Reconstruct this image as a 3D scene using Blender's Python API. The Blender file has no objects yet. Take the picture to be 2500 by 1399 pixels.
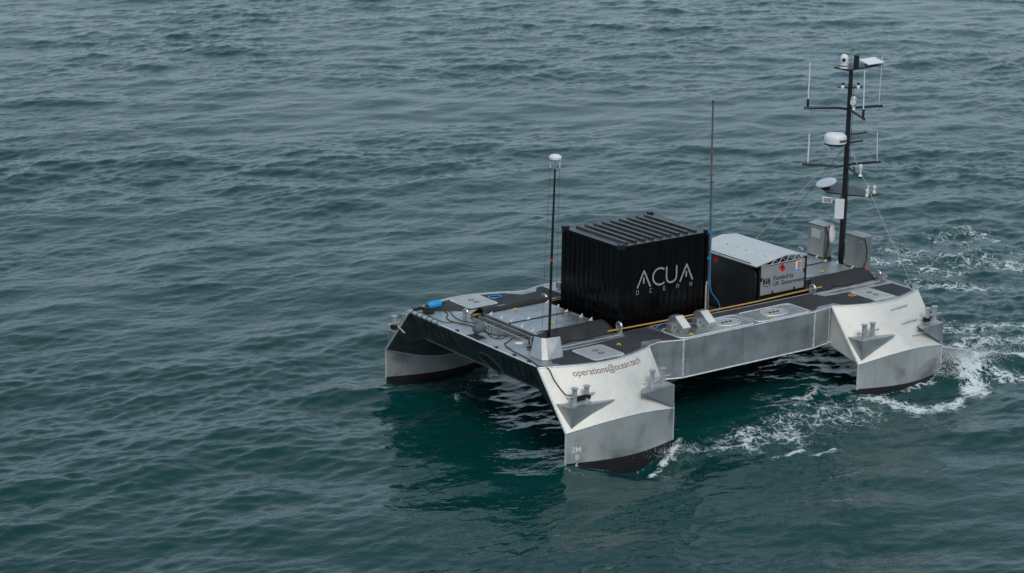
import bpy, bmesh, math, random
import numpy as np
from mathutils import Vector, Matrix

random.seed(7)
RNG = np.random.default_rng(11)
sc = bpy.context.scene
COL = sc.collection

# ------------------------------------------------------------------ camera
CAM = np.array([-27.72, -39.973, 17.131])
FPX, YAW, PITCH, ROLL = 4998.0, 0.944, 0.274, 0.013
_cy, _sy, _cp, _sp = math.cos(YAW), math.sin(YAW), math.cos(PITCH), math.sin(PITCH)
FW = np.array([_cy * _cp, _sy * _cp, -_sp])
_r = np.array([_sy, -_cy, 0.0])
_u = np.cross(_r, FW)
RT = math.cos(ROLL) * _r + math.sin(ROLL) * _u
UP = -math.sin(ROLL) * _r + math.cos(ROLL) * _u
cam = bpy.data.cameras.new('camera')
cam.sensor_width = 36.0
cam.lens = 36.0 * FPX / 2500.0
cam.clip_start = 0.5
cam.clip_end = 20000.0
cam_ob = bpy.data.objects.new('camera', cam)
COL.objects.link(cam_ob)
m = Matrix.Identity(4)
for i in range(3):
    m[i][0], m[i][1], m[i][2], m[i][3] = RT[i], UP[i], -FW[i], CAM[i]
cam_ob.matrix_world = m
sc.camera = cam_ob

# ------------------------------------------------------------------ sky and sun (overcast)
TO_SUN = Vector((-0.25, -0.75, 0.95)).normalized()
w = bpy.data.worlds.new('World')
sc.world = w
w.use_nodes = True
nt = w.node_tree
nt.nodes.clear()
out = nt.nodes.new('ShaderNodeOutputWorld')
bg = nt.nodes.new('ShaderNodeBackground')
sky = nt.nodes.new('ShaderNodeTexSky')
sky.sky_type = 'NISHITA'
sky.sun_disc = False
sky.sun_elevation = math.asin(TO_SUN.z)
sky.sun_rotation = math.atan2(TO_SUN.x, TO_SUN.y) % (2 * math.pi)
sky.dust_density = 4.0
geo = nt.nodes.new('ShaderNodeTexCoord')
sep = nt.nodes.new('ShaderNodeSeparateXYZ')
ramp = nt.nodes.new('ShaderNodeMapRange')          # even cloud cover, a little brighter low down
ramp.inputs['From Min'].default_value = 0.0
ramp.inputs['From Max'].default_value = 1.0
ramp.inputs['To Min'].default_value = 6.7
ramp.inputs['To Max'].default_value = 4.9
cloud = nt.nodes.new('ShaderNodeVectorMath')
cloud.operation = 'SCALE'
cloud.inputs[0].default_value = (0.75, 0.985, 1.17)
mix = nt.nodes.new('ShaderNodeMix')
mix.data_type = 'RGBA'
mix.inputs['Factor'].default_value = 0.86
nt.links.new(geo.outputs['Generated'], sep.inputs[0])
nt.links.new(sep.outputs['Z'], ramp.inputs['Value'])
nt.links.new(ramp.outputs['Result'], cloud.inputs['Scale'])
nt.links.new(sky.outputs['Color'], mix.inputs['A'])
nt.links.new(cloud.outputs['Vector'], mix.inputs['B'])
nt.links.new(mix.outputs['Result'], bg.inputs['Color'])
bg.inputs['Strength'].default_value = 0.1
nt.links.new(bg.outputs[0], out.inputs[0])

sun = bpy.data.lights.new('sun', 'SUN')
sun.energy = 1.3
sun.angle = math.radians(24)
sun.color = (1.0, 0.94, 0.86)
sun_ob = bpy.data.objects.new('sun', sun)
COL.objects.link(sun_ob)
sun_ob.rotation_euler = (-TO_SUN).to_track_quat('-Z', 'Y').to_euler()
sun_ob.location = (0, 0, 60)

sc.view_settings.view_transform = 'Standard'
sc.view_settings.look = 'None'
sc.view_settings.exposure = 0.0
sc.view_settings.gamma = 1.0
sc.view_settings.use_curve_mapping = False
sc.render.engine = 'CYCLES'
sc.cycles.use_denoising = True
sc.cycles.max_bounces = 6

# ------------------------------------------------------------------ pixel -> place helpers
def ray(px, py):
    return FW + RT * (px - 1250.0) / FPX - UP * (py - 699.5) / FPX
def on_z(px, py, z):
    q = ray(px, py)
    return CAM + q * (z - CAM[2]) / q[2]
def on_y(px, py, y):
    q = ray(px, py)
    return CAM + q * (y - CAM[1]) / q[1]
def on_x(px, py, x):
    q = ray(px, py)
    return CAM + q * (x - CAM[0]) / q[0]

# ------------------------------------------------------------------ materials
def mat(name, col, rough=0.5, metal=0.0, spec=0.5, var=0.0, vscale=3.0, bump=0.0, bscale=40.0,
        rvar=0.0, stretch=(1, 1, 1), col2=None, coat=0.0, stain=0.0, stain_scale=0.8, runs=0.0, seed=0.0):
    M = bpy.data.materials.new(name)
    M.use_nodes = True
    t = M.node_tree
    b = t.nodes['Principled BSDF']
    b.inputs['Base Color'].default_value = (*col, 1)
    b.inputs['Roughness'].default_value = rough
    b.inputs['Metallic'].default_value = metal
    b.inputs['Specular IOR Level'].default_value = spec
    b.inputs['Coat Weight'].default_value = coat
    if var or rvar or bump or stain or runs:
        tc = t.nodes.new('ShaderNodeTexCoord')
        mp = t.nodes.new('ShaderNodeMapping')
        mp.inputs['Scale'].default_value = stretch
        t.links.new(tc.outputs['Object'], mp.inputs[0])
    if var or rvar:
        n = t.nodes.new('ShaderNodeTexNoise')
        n.inputs['Scale'].default_value = vscale
        n.inputs['Detail'].default_value = 7
        n.inputs['Roughness'].default_value = 0.62
        t.links.new(mp.outputs[0], n.inputs['Vector'])
        mr = t.nodes.new('ShaderNodeMapRange')
        mr.inputs['From Min'].default_value = 0.32
        mr.inputs['From Max'].default_value = 0.68
        t.links.new(n.outputs['Fac'], mr.inputs['Value'])
        if var:
            mx = t.nodes.new('ShaderNodeMix')
            mx.data_type = 'RGBA'
            c2 = col2 or tuple(c * (1 + var) for c in col)
            c1 = tuple(c * (1 - var) for c in col)
            mx.inputs['A'].default_value = (*c1, 1)
            mx.inputs['B'].default_value = (*c2, 1)
            t.links.new(mr.outputs[0], mx.inputs['Factor'])
            t.links.new(mx.outputs['Result'], b.inputs['Base Color'])
        if rvar:
            m2 = t.nodes.new('ShaderNodeMapRange')
            m2.inputs['To Min'].default_value = max(0.05, rough - rvar)
            m2.inputs['To Max'].default_value = min(1, rough + rvar)
            t.links.new(mr.outputs[0], m2.inputs['Value'])
            t.links.new(m2.outputs[0], b.inputs['Roughness'])
    for amt, sc_, st_, lo_, hi_ in ((stain, stain_scale, (1, 1, 1.3), 0.50, 0.68), (runs, 2.0, (5.0, 5.0, 0.45), 0.55, 0.72)):
        if not amt:
            continue
        mp3 = t.nodes.new('ShaderNodeMapping')
        mp3.inputs['Scale'].default_value = st_
        mp3.inputs['Location'].default_value = (seed, seed * 0.7, seed * 0.3)
        t.links.new(tc.outputs['Object'], mp3.inputs[0])
        n3 = t.nodes.new('ShaderNodeTexNoise')
        n3.inputs['Scale'].default_value = sc_
        n3.inputs['Detail'].default_value = 5
        n3.inputs['Distortion'].default_value = 0.5
        t.links.new(mp3.outputs[0], n3.inputs['Vector'])
        r3 = t.nodes.new('ShaderNodeMapRange')
        r3.interpolation_type = 'SMOOTHSTEP'
        r3.inputs['From Min'].default_value = lo_
        r3.inputs['From Max'].default_value = hi_
        r3.inputs['To Max'].default_value = amt
        t.links.new(n3.outputs['Fac'], r3.inputs['Value'])
        m3 = t.nodes.new('ShaderNodeMix')
        m3.data_type = 'RGBA'
        src = b.inputs['Base Color'].links[0].from_socket if b.inputs['Base Color'].links else None
        if src is not None:
            t.links.new(src, m3.inputs['A'])
        else:
            m3.inputs['A'].default_value = (*col, 1)
        m3.inputs['B'].default_value = (col[0] * 0.30, col[1] * 0.29, col[2] * 0.27, 1)
        t.links.new(r3.outputs[0], m3.inputs['Factor'])
        t.links.new(m3.outputs['Result'], b.inputs['Base Color'])
    if bump:
        n2 = t.nodes.new('ShaderNodeTexNoise')
        n2.inputs['Scale'].default_value = bscale
        n2.inputs['Detail'].default_value = 4
        t.links.new(mp.outputs[0], n2.inputs['Vector'])
        bp = t.nodes.new('ShaderNodeBump')
        bp.inputs['Strength'].default_value = bump
        bp.inputs['Distance'].default_value = 0.01
        t.links.new(n2.outputs['Fac'], bp.inputs['Height'])
        t.links.new(bp.outputs[0], b.inputs['Normal'])
    return M

# ------------------------------------------------------------------ water
def water_material():
    M = bpy.data.materials.new('sea_water')
    M.use_nodes = True
    t = M.node_tree
    b = t.nodes['Principled BSDF']
    L = t.links.new
    def N(k, **kw):
        n = t.nodes.new(k)
        for a, v in kw.items():
            setattr(n, a, v)
        return n
    def math_(op, a, bb, clamp=False):
        n = N('ShaderNodeMath', operation=op, use_clamp=clamp)
        for i, x in enumerate((a, bb)):
            if isinstance(x, (int, float)):
                n.inputs[i].default_value = x
            else:
                L(x, n.inputs[i])
        return n.outputs[0]
    tc = N('ShaderNodeTexCoord')
    P = tc.outputs['Object']
    at = N('ShaderNodeAttribute', attribute_name='foam')
    dens = at.outputs['Fac']
    # lacy foam web
    warp = N('ShaderNodeTexNoise')
    warp.inputs['Scale'].default_value = 2.2
    warp.inputs['Detail'].default_value = 4
    L(P, warp.inputs['Vector'])
    sub = N('ShaderNodeVectorMath', operation='SUBTRACT')
    L(warp.outputs['Color'], sub.inputs[0])
    sub.inputs[1].default_value = (0.5, 0.5, 0.5)
    scl = N('ShaderNodeVectorMath', operation='SCALE')
    L(sub.outputs[0], scl.inputs[0])
    scl.inputs['Scale'].default_value = 0.9
    add = N('ShaderNodeVectorMath', operation='ADD')
    L(P, add.inputs[0]); L(scl.outputs[0], add.inputs[1])
    webs = []
    for s, wdt in ((1.7, 0.16), (4.6, 0.2)):
        v = N('ShaderNodeTexVoronoi', feature='DISTANCE_TO_EDGE')
        v.inputs['Scale'].default_value = s
        L(add.outputs[0], v.inputs['Vector'])
        mr = N('ShaderNodeMapRange', interpolation_type='SMOOTHSTEP')
        mr.inputs['From Min'].default_value = 0.0
        mr.inputs['From Max'].default_value = wdt
        mr.inputs['To Min'].default_value = 1.0
        mr.inputs['To Max'].default_value = 0.0
        L(v.outputs['Distance'], mr.inputs['Value'])
        webs.append(mr.outputs[0])
    fine = N('ShaderNodeTexNoise')
    fine.inputs['Scale'].default_value = 6.0
    fine.inputs['Detail'].default_value = 6
    fine.inputs['Roughness'].default_value = 0.78
    L(add.outputs[0], fine.inputs['Vector'])
    big = N('ShaderNodeTexNoise')
    big.inputs['Scale'].default_value = 1.1
    big.inputs['Detail'].default_value = 3
    L(P, big.inputs['Vector'])
    web = math_('MAXIMUM', webs[0], math_('MULTIPLY', webs[1], 0.75))
    pat = math_('ADD', math_('MULTIPLY', web, 0.32), math_('MULTIPLY', fine.outputs['Fac'], 1.15))
    pat = math_('ADD', pat, math_('MULTIPLY', big.outputs['Fac'], 0.5))          # about 0.5 .. 1.5
    val = math_('ADD', dens, math_('MULTIPLY', math_('SUBTRACT', pat, 1.47), 1.45))
    fm = N('ShaderNodeMapRange', interpolation_type='SMOOTHSTEP')
    fm.inputs['From Min'].default_value = 0.0
    fm.inputs['From Max'].default_value = 0.42
    L(val, fm.inputs['Value'])
    gate = N('ShaderNodeMapRange', interpolation_type='SMOOTHSTEP')
    gate.inputs['From Min'].default_value = 0.04
    gate.inputs['From Max'].default_value = 0.3
    L(dens, gate.inputs['Value'])
    foam = math_('MULTIPLY', fm.outputs[0], gate.outputs[0], True)
    # colour: deep green-teal body, a little paler where the wake is aerated
    body = N('ShaderNodeMix', data_type='RGBA')
    body.inputs['A'].default_value = (0.001, 0.037, 0.0355, 1)
    body.inputs['B'].default_value = (0.02, 0.085, 0.085, 1)
    aer = math_('MULTIPLY', dens, 0.35, True)
    L(aer, body.inputs['Factor'])
    colm = N('ShaderNodeMix', data_type='RGBA')
    L(body.outputs['Result'], colm.inputs['A'])
    colm.inputs['B'].default_value = (0.62, 0.68, 0.70, 1)
    L(foam, colm.inputs['Factor'])
    L(colm.outputs['Result'], b.inputs['Base Color'])
    rg = N('ShaderNodeMapRange')
    rg.inputs['To Min'].default_value = 0.035
    rg.inputs['To Max'].default_value = 0.8
    L(foam, rg.inputs['Value'])
    L(rg.outputs[0], b.inputs['Roughness'])
    b.inputs['IOR'].default_value = 1.333
    # ripples
    mp = N('ShaderNodeMapping')
    mp.inputs['Scale'].default_value = (0.75, 1.35, 1)
    L(P, mp.inputs[0])
    n1 = N('ShaderNodeTexNoise'); n1.inputs['Scale'].default_value = 5.0; n1.inputs['Detail'].default_value = 2
    n1.inputs['Roughness'].default_value = 0.55; n1.inputs['Distortion'].default_value = 0.6
    L(mp.outputs[0], n1.inputs['Vector'])
    n2 = N('ShaderNodeTexNoise'); n2.inputs['Scale'].default_value = 13.0; n2.inputs['Detail'].default_value = 1
    L(mp.outputs[0], n2.inputs['Vector'])
    h = math_('ADD', math_('MULTIPLY', n1.outputs['Fac'], 0.021), math_('MULTIPLY', n2.outputs['Fac'], 0.0035))
    h = math_('ADD', h, math_('MULTIPLY', foam, 0.02))
    bp = N('ShaderNodeBump')
    bp.inputs['Strength'].default_value = 0.75
    bp.inputs['Distance'].default_value = 1.0
    L(h, bp.inputs['Height'])
    L(bp.outputs[0], b.inputs['Normal'])
    return M

def ocean_tile(Lt, n, kmin, kmax, rms, wind, spread, seed, peak=None):
    rng = np.random.default_rng(seed)
    k1 = np.fft.fftfreq(n, Lt / n) * 2 * np.pi
    kx, ky = np.meshgrid(k1, k1, indexing='ij')
    k = np.hypot(kx, ky); k[0, 0] = 1
    kp = peak
    S = k ** -3.6 * np.exp(-0.75 * (kp / k) ** 2)
    cosw = (kx * wind[0] + ky * wind[1]) / k
    S = S * (0.10 + np.abs(cosw) ** spread)
    lo = 1 / (1 + np.exp(-(k - kmin) / (0.15 * kmin)))
    hi = 1 / (1 + np.exp((k - kmax) / (0.15 * kmax)))
    S = S * lo * hi
    S[0, 0] = 0
    A = np.sqrt(S) * (rng.normal(size=(n, n)) + 1j * rng.normal(size=(n, n)))
    h = np.fft.ifft2(A)
    sc_ = rms / h.real.std()
    A = A * sc_
    H = np.fft.ifft2(A).real
    DX = np.fft.ifft2(-1j * kx / k * A).real
    DY = np.fft.ifft2(-1j * ky / k * A).real
    return H, DX, DY

def sample(f, x, y, Lt):
    n = f.shape[0]
    u = (x / Lt * n) % n
    v = (y / Lt * n) % n
    i = np.floor(u).astype(int); j = np.floor(v).astype(int)
    a = u - i; b = v - j
    i %= n; j %= n
    i2 = (i + 1) % n; j2 = (j + 1) % n
    return (f[i, j] * (1 - a) * (1 - b) + f[i2, j] * a * (1 - b) + f[i, j2] * (1 - a) * b + f[i2, j2] * a * b)

FOAM = []     # (polyline of px, radius m, strength)
def stroke(pts, r, s, z=0.0):
    FOAM.append(([on_z(a, b, z)[:2] for a, b in pts], r, s))
# wake of the near forward leg
stroke([(1588, 1158), (1615, 1132), (1640, 1112), (1662, 1094)], 0.17, 1.1, -0.30)
stroke([(1648, 1092), (1700, 1086), (1760, 1084)], 0.35, 0.75)
stroke([(1650, 1090), (1740, 1088), (1830, 1070)], 0.7, 0.55)
stroke([(1800, 1080), (1870, 1055), (1950, 1040)], 1.2, 0.80)
stroke([(1900, 1055), (1990, 1020), (2100, 1003)], 1.4, 0.78)
stroke([(1885, 1104), (1935, 1100), (1960, 1094)], 0.17, 1.0)
stroke([(1985, 1104), (2035, 1095)], 0.17, 1.0)
stroke([(1950, 972), (1985, 960), (2004, 936)], 0.26, 0.9)
stroke([(1930, 1005), (1985, 985), (2015, 975)], 0.45, 0.75)
stroke([(1995, 1035), (2010, 998), (2035, 1010)], 0.35, 0.85)
stroke([(2040, 960), (2100, 955), (2150, 948)], 0.35, 0.72)
# near after leg
stroke([(2115, 968), (2180, 978), (2260, 990), (2330, 975)], 0.50, 1.0)
stroke([(2190, 985), (2250, 992), (2320, 984), (2358, 955)], 0.28, 1.08)
stroke([(2210, 944), (2270, 925), (2300, 905)], 0.35, 0.85)
stroke([(2300, 880), (2345, 885), (2372, 915), (2385, 950)], 0.52, 1.18)
stroke([(2320, 872), (2390, 880)], 0.4, 1.15)
stroke([(2390, 872), (2450, 876), (2520, 868)], 0.5, 1.0)
stroke([(2380, 905), (2450, 915), (2520, 910)], 0.6, 0.95)
stroke([(2300, 845), (2400, 830), (2520, 835)], 0.9, 0.84)
stroke([(2310, 800), (2400, 795), (2520, 800)], 0.9, 0.88)
stroke([(2430, 775), (2520, 770)], 0.7, 0.7)
# wash behind the stern and the far legs
stroke([(2140, 635), (2240, 655), (2330, 668)], 0.9, 0.82)
stroke([(2260, 690), (2340, 695), (2420, 700)], 1.1, 0.86)
stroke([(2180, 610), (2300, 630), (2420, 640), (2520, 650)], 1.6, 0.76)
stroke([(2360, 560), (2400, 575), (2430, 580)], 0.8, 0.82)
stroke([(2300, 580), (2400, 610), (2520, 615)], 1.4, 0.68)
stroke([(2430, 645), (2520, 660)], 0.8, 0.86)
stroke([(2260, 740), (2350, 760), (2450, 740)], 1.2, 0.5)
# far legs and below the bow
stroke([(928, 948), (945, 944)], 0.22, 1.0)
stroke([(1120, 960), (1160, 925), (1210, 905)], 0.5, 0.62)
stroke([(1170, 900), (1215, 915)], 0.3, 0.62)
stroke([(1378, 1143), (1395, 1148), (1430, 1158)], 0.10, 0.75)

for sy_ in (-1, 1):                   # ripples breaking along the leg waterlines
    for xa_, xb_ in ((0.0, 3.3), (9.6, 12.75)):
        FOAM.append(([np.array((xa_ + (xb_ - xa_) * k / 10, sy_ * (3.99 + 0.31 * math.sin(math.pi * k / 10)))) for k in range(11)], 0.10, 0.66))

def seg_dist(x, y, p, q):
    d = q - p
    L2 = max(d @ d, 1e-9)
    tt = np.clip(((x - p[0]) * d[0] + (y - p[1]) * d[1]) / L2, 0, 1)
    return np.hypot(x - p[0] - tt * d[0], y - p[1] - tt * d[1])

def wake_height(x, y):
    def g(cx, cy, rx, ry, a):
        return a * np.exp(-((x - cx) / rx) ** 2 - ((y - cy) / ry) ** 2)
    z = g(2.0, -4.5, 1.15, 0.8, -0.42) + g(1.2, 4.2, 1.8, 1.0, -0.22) + g(1.5, 0.0, 3.5, 7.0, -0.10)
    z += g(0.0, -4.0, 0.4, 0.4, 0.06) + g(3.3, -4.35, 0.55, 0.35, 0.10)
    z += g(9.4, -4.0, 0.7, 0.6, 0.10) + g(11.2, -4.8, 1.0, 0.5, -0.12)
    z += g(13.3, -4.35, 0.75, 0.45, 0.42) + g(12.6, -5.0, 0.9, 0.4, -0.10)
    z += g(14.8, -4.2, 1.0, 0.6, 0.22)
    return z

def axis(lo, hi, step, far, n_far, ratio=None):
    core = [lo]
    while core[-1] < hi:
        core.append(core[-1] + step(core[-1]))
    return np.array(core)

def grow(start, step, end, sgn):
    o, s, p = [], step, start
    while abs(p - start) < end:
        s *= 1.22
        p += sgn * s
        o.append(p)
    return o

def build_water():
    hd = np.array([_cy, _sy]); rd = np.array([_sy, -_cy])
    ac = axis(34.0, 142.0, lambda a: 0.00185 * a, 0, 0)
    av = np.concatenate([grow(34.0, 0.07, 300, -1)[::-1], ac, grow(ac[-1], 0.25, 9000, 1)])
    bc = np.arange(-37, 37.01, 0.088)
    bv = np.concatenate([grow(-37, 0.09, 5000, -1)[::-1], bc, grow(37, 0.09, 5000, 1)])
    A, B = np.meshgrid(av, bv, indexing='ij')
    sa = np.gradient(av); sb = np.gradient(bv)
    sp = np.maximum(sa[:, None], sb[None, :])
    X = CAM[0] + A * hd[0] + B * rd[0]
    Y = CAM[1] + A * hd[1] + B * rd[1]
    wind = np.array([-0.15, -0.99])
    Z = np.zeros_like(X); DX = np.zeros_like(X); DY = np.zeros_like(X)
    # gusts: patches of rougher and calmer water
    Hb, _, _ = ocean_tile(150.0, 256, 0.05, 0.9, 1.0, wind, 0.5, 21, 0.2)
    gn = np.clip(sample(Hb, X, Y, 150.0), -2, 2.2)
    for (Lt, n, k0, k1, rms, spread, seed, peak, wind_, cut) in (
            (121.0, 1024, 0.25, 5.0, 0.053, 2.6, 3, 1.0, wind, 1.3),
            (37.0, 1024, 4.0, 34.0, 0.0122, 3.0, 5, 9.0, np.array([0.06, -1.0]), 0.35)):
        H, dx, dy = ocean_tile(Lt, n, k0, k1, rms, wind_, spread, seed, peak)
        fade = np.clip((cut * 2 - sp) / cut, 0, 1) * (1 + (0.18 if cut > 1 else 0.36) * gn)
        Z += sample(H, X, Y, Lt) * fade
        DX += sample(dx, X, Y, Lt) * fade
        DY += sample(dy, X, Y, Lt) * fade
    foam = np.zeros_like(X)
    near = (np.abs(X - 9) < 26) & (np.abs(Y - 2) < 30)
    xs, ys = X[near], Y[near]
    fo = np.zeros_like(xs)
    for pts, r, s in FOAM:
        d = np.full_like(xs, 1e9)
        for p, q in zip(pts[:-1], pts[1:]):
            d = np.minimum(d, seg_dist(xs, ys, p, q))
        fo = np.maximum(fo, s * np.exp(-(d / r) ** 2))
    foam[near] = fo
    rough = np.zeros_like(X)
    Hc, _, _ = ocean_tile(9.0, 256, 3.0, 30.0, 1.0, wind, 0.1, 31, 4.0)
    rough[near] = sample(Hc, xs, ys, 9.0) * np.clip(fo, 0, 1.3) * 0.045
    Zw = wake_height(X, Y)
    px = X - 0.75 * DX
    py = Y - 0.75 * DY
    calm = 1 - 0.55 * np.exp(-((X - 1.8) / 2.6) ** 2 - ((np.abs(Y) - 4.1) / 1.6) ** 2) - 0.5 * np.exp(-((X - 11.2) / 2.4) ** 2 - ((np.abs(Y) - 4.1) / 1.4) ** 2)
    pz = Z * calm + Zw + rough - 0.02
    na, nb = X.shape
    co = np.stack([px, py, pz], -1).reshape(-1, 3).astype(np.float32)
    idx = np.arange(na * nb).reshape(na, nb)
    q = np.stack([idx[:-1, :-1], idx[:-1, 1:], idx[1:, 1:], idx[1:, :-1]], -1).reshape(-1, 4)
    # a right-handed face order with the normal up
    p0, p1, p2 = co[q[0, 0]], co[q[0, 1]], co[q[0, 2]]
    if np.cross(p1 - p0, p2 - p0)[2] < 0:
        q = q[:, ::-1]
    me = bpy.data.meshes.new('water')
    me.vertices.add(len(co)); me.vertices.foreach_set('co', co.ravel())
    me.loops.add(q.size); me.loops.foreach_set('vertex_index', q.ravel().astype(np.int32))
    me.polygons.add(len(q))
    me.polygons.foreach_set('loop_start', (np.arange(len(q)) * 4).astype(np.int32))
    me.update(calc_edges=True)
    me.polygons.foreach_set('use_smooth', np.ones(len(q), bool))
    a_ = me.attributes.new('foam', 'FLOAT', 'POINT')
    a_.data.foreach_set('value', foam.ravel().astype(np.float32))
    me.materials.append(water_material())
    ob = bpy.data.objects.new('water', me)
    COL.objects.link(ob)
    ob['kind'] = 'structure'
    ob['label'] = 'dark teal choppy sea with white wake foam around the vessel'
    return ob
WATER = build_water()

# ------------------------------------------------------------------ mesh helpers
class MB:
    """collects polygons for one mesh"""
    def __init__(s):
        s.v, s.f = [], []
    def add(s, vs, fs):
        o = len(s.v)
        s.v += [tuple(float(c) for c in p) for p in vs]
        s.f += [tuple(i + o for i in f) for f in fs]
        return s
    def box(s, x0, x1, y0, y1, z0, z1):
        vs = [(x, y, z) for x in (x0, x1) for y in (y0, y1) for z in (z0, z1)]
        return s.add(vs, [(0, 1, 3, 2), (4, 6, 7, 5), (0, 4, 5, 1), (2, 3, 7, 6), (0, 2, 6, 4), (1, 5, 7, 3)])
    def obox(s, c, ax, ay, az):
        """box by centre and three half-axis vectors"""
        c, ax, ay, az = (np.array(q, float) for q in (c, ax, ay, az))
        vs = [c + i * ax + j * ay + k * az for i in (-1, 1) for j in (-1, 1) for k in (-1, 1)]
        return s.add(vs, [(0, 1, 3, 2), (4, 6, 7, 5), (0, 4, 5, 1), (2, 3, 7, 6), (0, 2, 6, 4), (1, 5, 7, 3)])
    def prism(s, poly, d):
        """poly: 3-D loop, extruded by vector d"""
        n = len(poly)
        a = [np.array(p, float) for p in poly]
        b = [p + np.array(d, float) for p in a]
        fs = [tuple(range(n))[::-1], tuple(range(n, 2 * n))]
        fs += [(i, (i + 1) % n, n + (i + 1) % n, n + i) for i in range(n)]
        return s.add(a + b, fs)
    def sheet(s, poly):
        return s.add(poly, [tuple(range(len(poly)))])
    def grid(s, rows):
        nr, nc = len(rows), len(rows[0])
        fs = [(i * nc + j, i * nc + j + 1, (i + 1) * nc + j + 1, (i + 1) * nc + j) for i in range(nr - 1) for j in range(nc - 1)]
        return s.add([p for r in rows for p in r], fs)
    def tube(s, pts, r, n=8, cap=True):
        pts = [np.array(p, float) for p in pts]
        rs = r if isinstance(r, (list, tuple)) else [r] * len(pts)
        t = pts[1] - pts[0]
        u = np.cross(t, (0, 0, 1)) if abs(t[2]) < 0.9 * np.linalg.norm(t) else np.cross(t, (1, 0, 0))
        rings = []
        for i, p in enumerate(pts):
            t = pts[min(i + 1, len(pts) - 1)] - pts[max(i - 1, 0)]
            t = t / (np.linalg.norm(t) + 1e-12)
            u = u - (u @ t) * t
            u = u / (np.linalg.norm(u) + 1e-12)
            w_ = np.cross(t, u)
            rings.append([p + rs[i] * (math.cos(a) * u + math.sin(a) * w_) for a in [2 * math.pi * k / n for k in range(n)]])
        vs = [q for r_ in rings for q in r_]
        fs = [(i * n + k, i * n + (k + 1) % n, (i + 1) * n + (k + 1) % n, (i + 1) * n + k) for i in range(len(pts) - 1) for k in range(n)]
        if cap:
            fs += [tuple(range(n))[::-1], tuple(range((len(pts) - 1) * n, len(pts) * n))]
        return s.add(vs, fs)
    def lathe(s, base, prof, n=20, axis=(0, 0, 1), sq=1.0):
        """prof: list of (radius, height) along axis from base"""
        base = np.array(base, float); ax = np.array(axis, float); ax /= np.linalg.norm(ax)
        u = np.cross(ax, (0, 1, 0)) if abs(ax[1]) < 0.9 else np.cross(ax, (1, 0, 0))
        u /= np.linalg.norm(u); w_ = np.cross(ax, u)
        vs = [base + ax * h + r * (math.cos(a) * u + sq * math.sin(a) * w_) for r, h in prof for a in [2 * math.pi * k / n for k in range(n)]]
        fs = [(i * n + k, i * n + (k + 1) % n, (i + 1) * n + (k + 1) % n, (i + 1) * n + k) for i in range(len(prof) - 1) for k in range(n)]
        fs += [tuple(range(n))[::-1], tuple(range((len(prof) - 1) * n, len(prof) * n))]
        return s.add(vs, fs)
    def mirror(s):
        m_ = MB(); m_.v = [(x, -y, z) for x, y, z in s.v]; m_.f = [f[::-1] for f in s.f]
        return m_
    def build(s, name, material, parent=None, smooth=False, bevel=0.0):
        me = bpy.data.meshes.new(name)
        me.from_pydata(s.v, [], s.f)
        bm = bmesh.new(); bm.from_mesh(me)
        bmesh.ops.recalc_face_normals(bm, faces=bm.faces)
        if bevel:
            es = [e for e in bm.edges if len(e.link_faces) == 2 and e.calc_face_angle(0) > 0.5]
            bmesh.ops.bevel(bm, geom=es, offset=bevel, segments=2, affect='EDGES', profile=0.5)
        bm.to_mesh(me); bm.free()
        me.materials.append(material)
        if smooth:
            me.polygons.foreach_set('use_smooth', [True] * len(me.polygons))
            try:
                me.set_sharp_from_angle(angle=math.radians(40))
            except Exception:
                pass
        o = bpy.data.objects.new(name, me)
        COL.objects.link(o)
        if parent is not None:
            attach(o, parent)
        return o

def attach(o, parent):
    o.parent = parent
    if parent.type == 'EMPTY':          # vertices stay in scene metres
        o.matrix_parent_inverse = Matrix.Translation(-Vector(parent.location))

def thing(name, label, cat, loc, group=None):
    o = bpy.data.objects.new(name, None)
    o.empty_display_size = 0.2
    COL.objects.link(o)
    o.location = loc
    return tag(o, label, cat, group)

def tag(o, label, cat=None, group=None):
    o['label'] = label
    if cat: o['category'] = cat
    if group: o['group'] = group
    return o

def flat_text(txt, size=1.0, spacing=1.0, bold=0.0):
    """2-D triangles of a line of text, origin at its left baseline"""
    c = bpy.data.curves.new('t', 'FONT')
    c.body = txt; c.size = size; c.space_character = spacing; c.offset = bold
    c.resolution_u = 4
    o = bpy.data.objects.new('t', c)
    COL.objects.link(o)
    dg = bpy.context.evaluated_depsgraph_get(); dg.update()
    me = bpy.data.meshes.new_from_object(o.evaluated_get(dg))
    vs = [(v.co.x, v.co.y) for v in me.vertices]
    fs = [tuple(p.vertices) for p in me.polygons]
    bpy.data.objects.remove(o); bpy.data.meshes.remove(me); bpy.data.curves.remove(c)
    return vs, fs

def place_text(txt, fn, size, name, material, parent, spacing=1.0, bold=0.0):
    vs, fs = flat_text(txt, size, spacing, bold)
    b = MB().add([fn(x, y) for x, y in vs], fs)
    me_o = b.build(name, material, parent)
    return me_o

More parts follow.
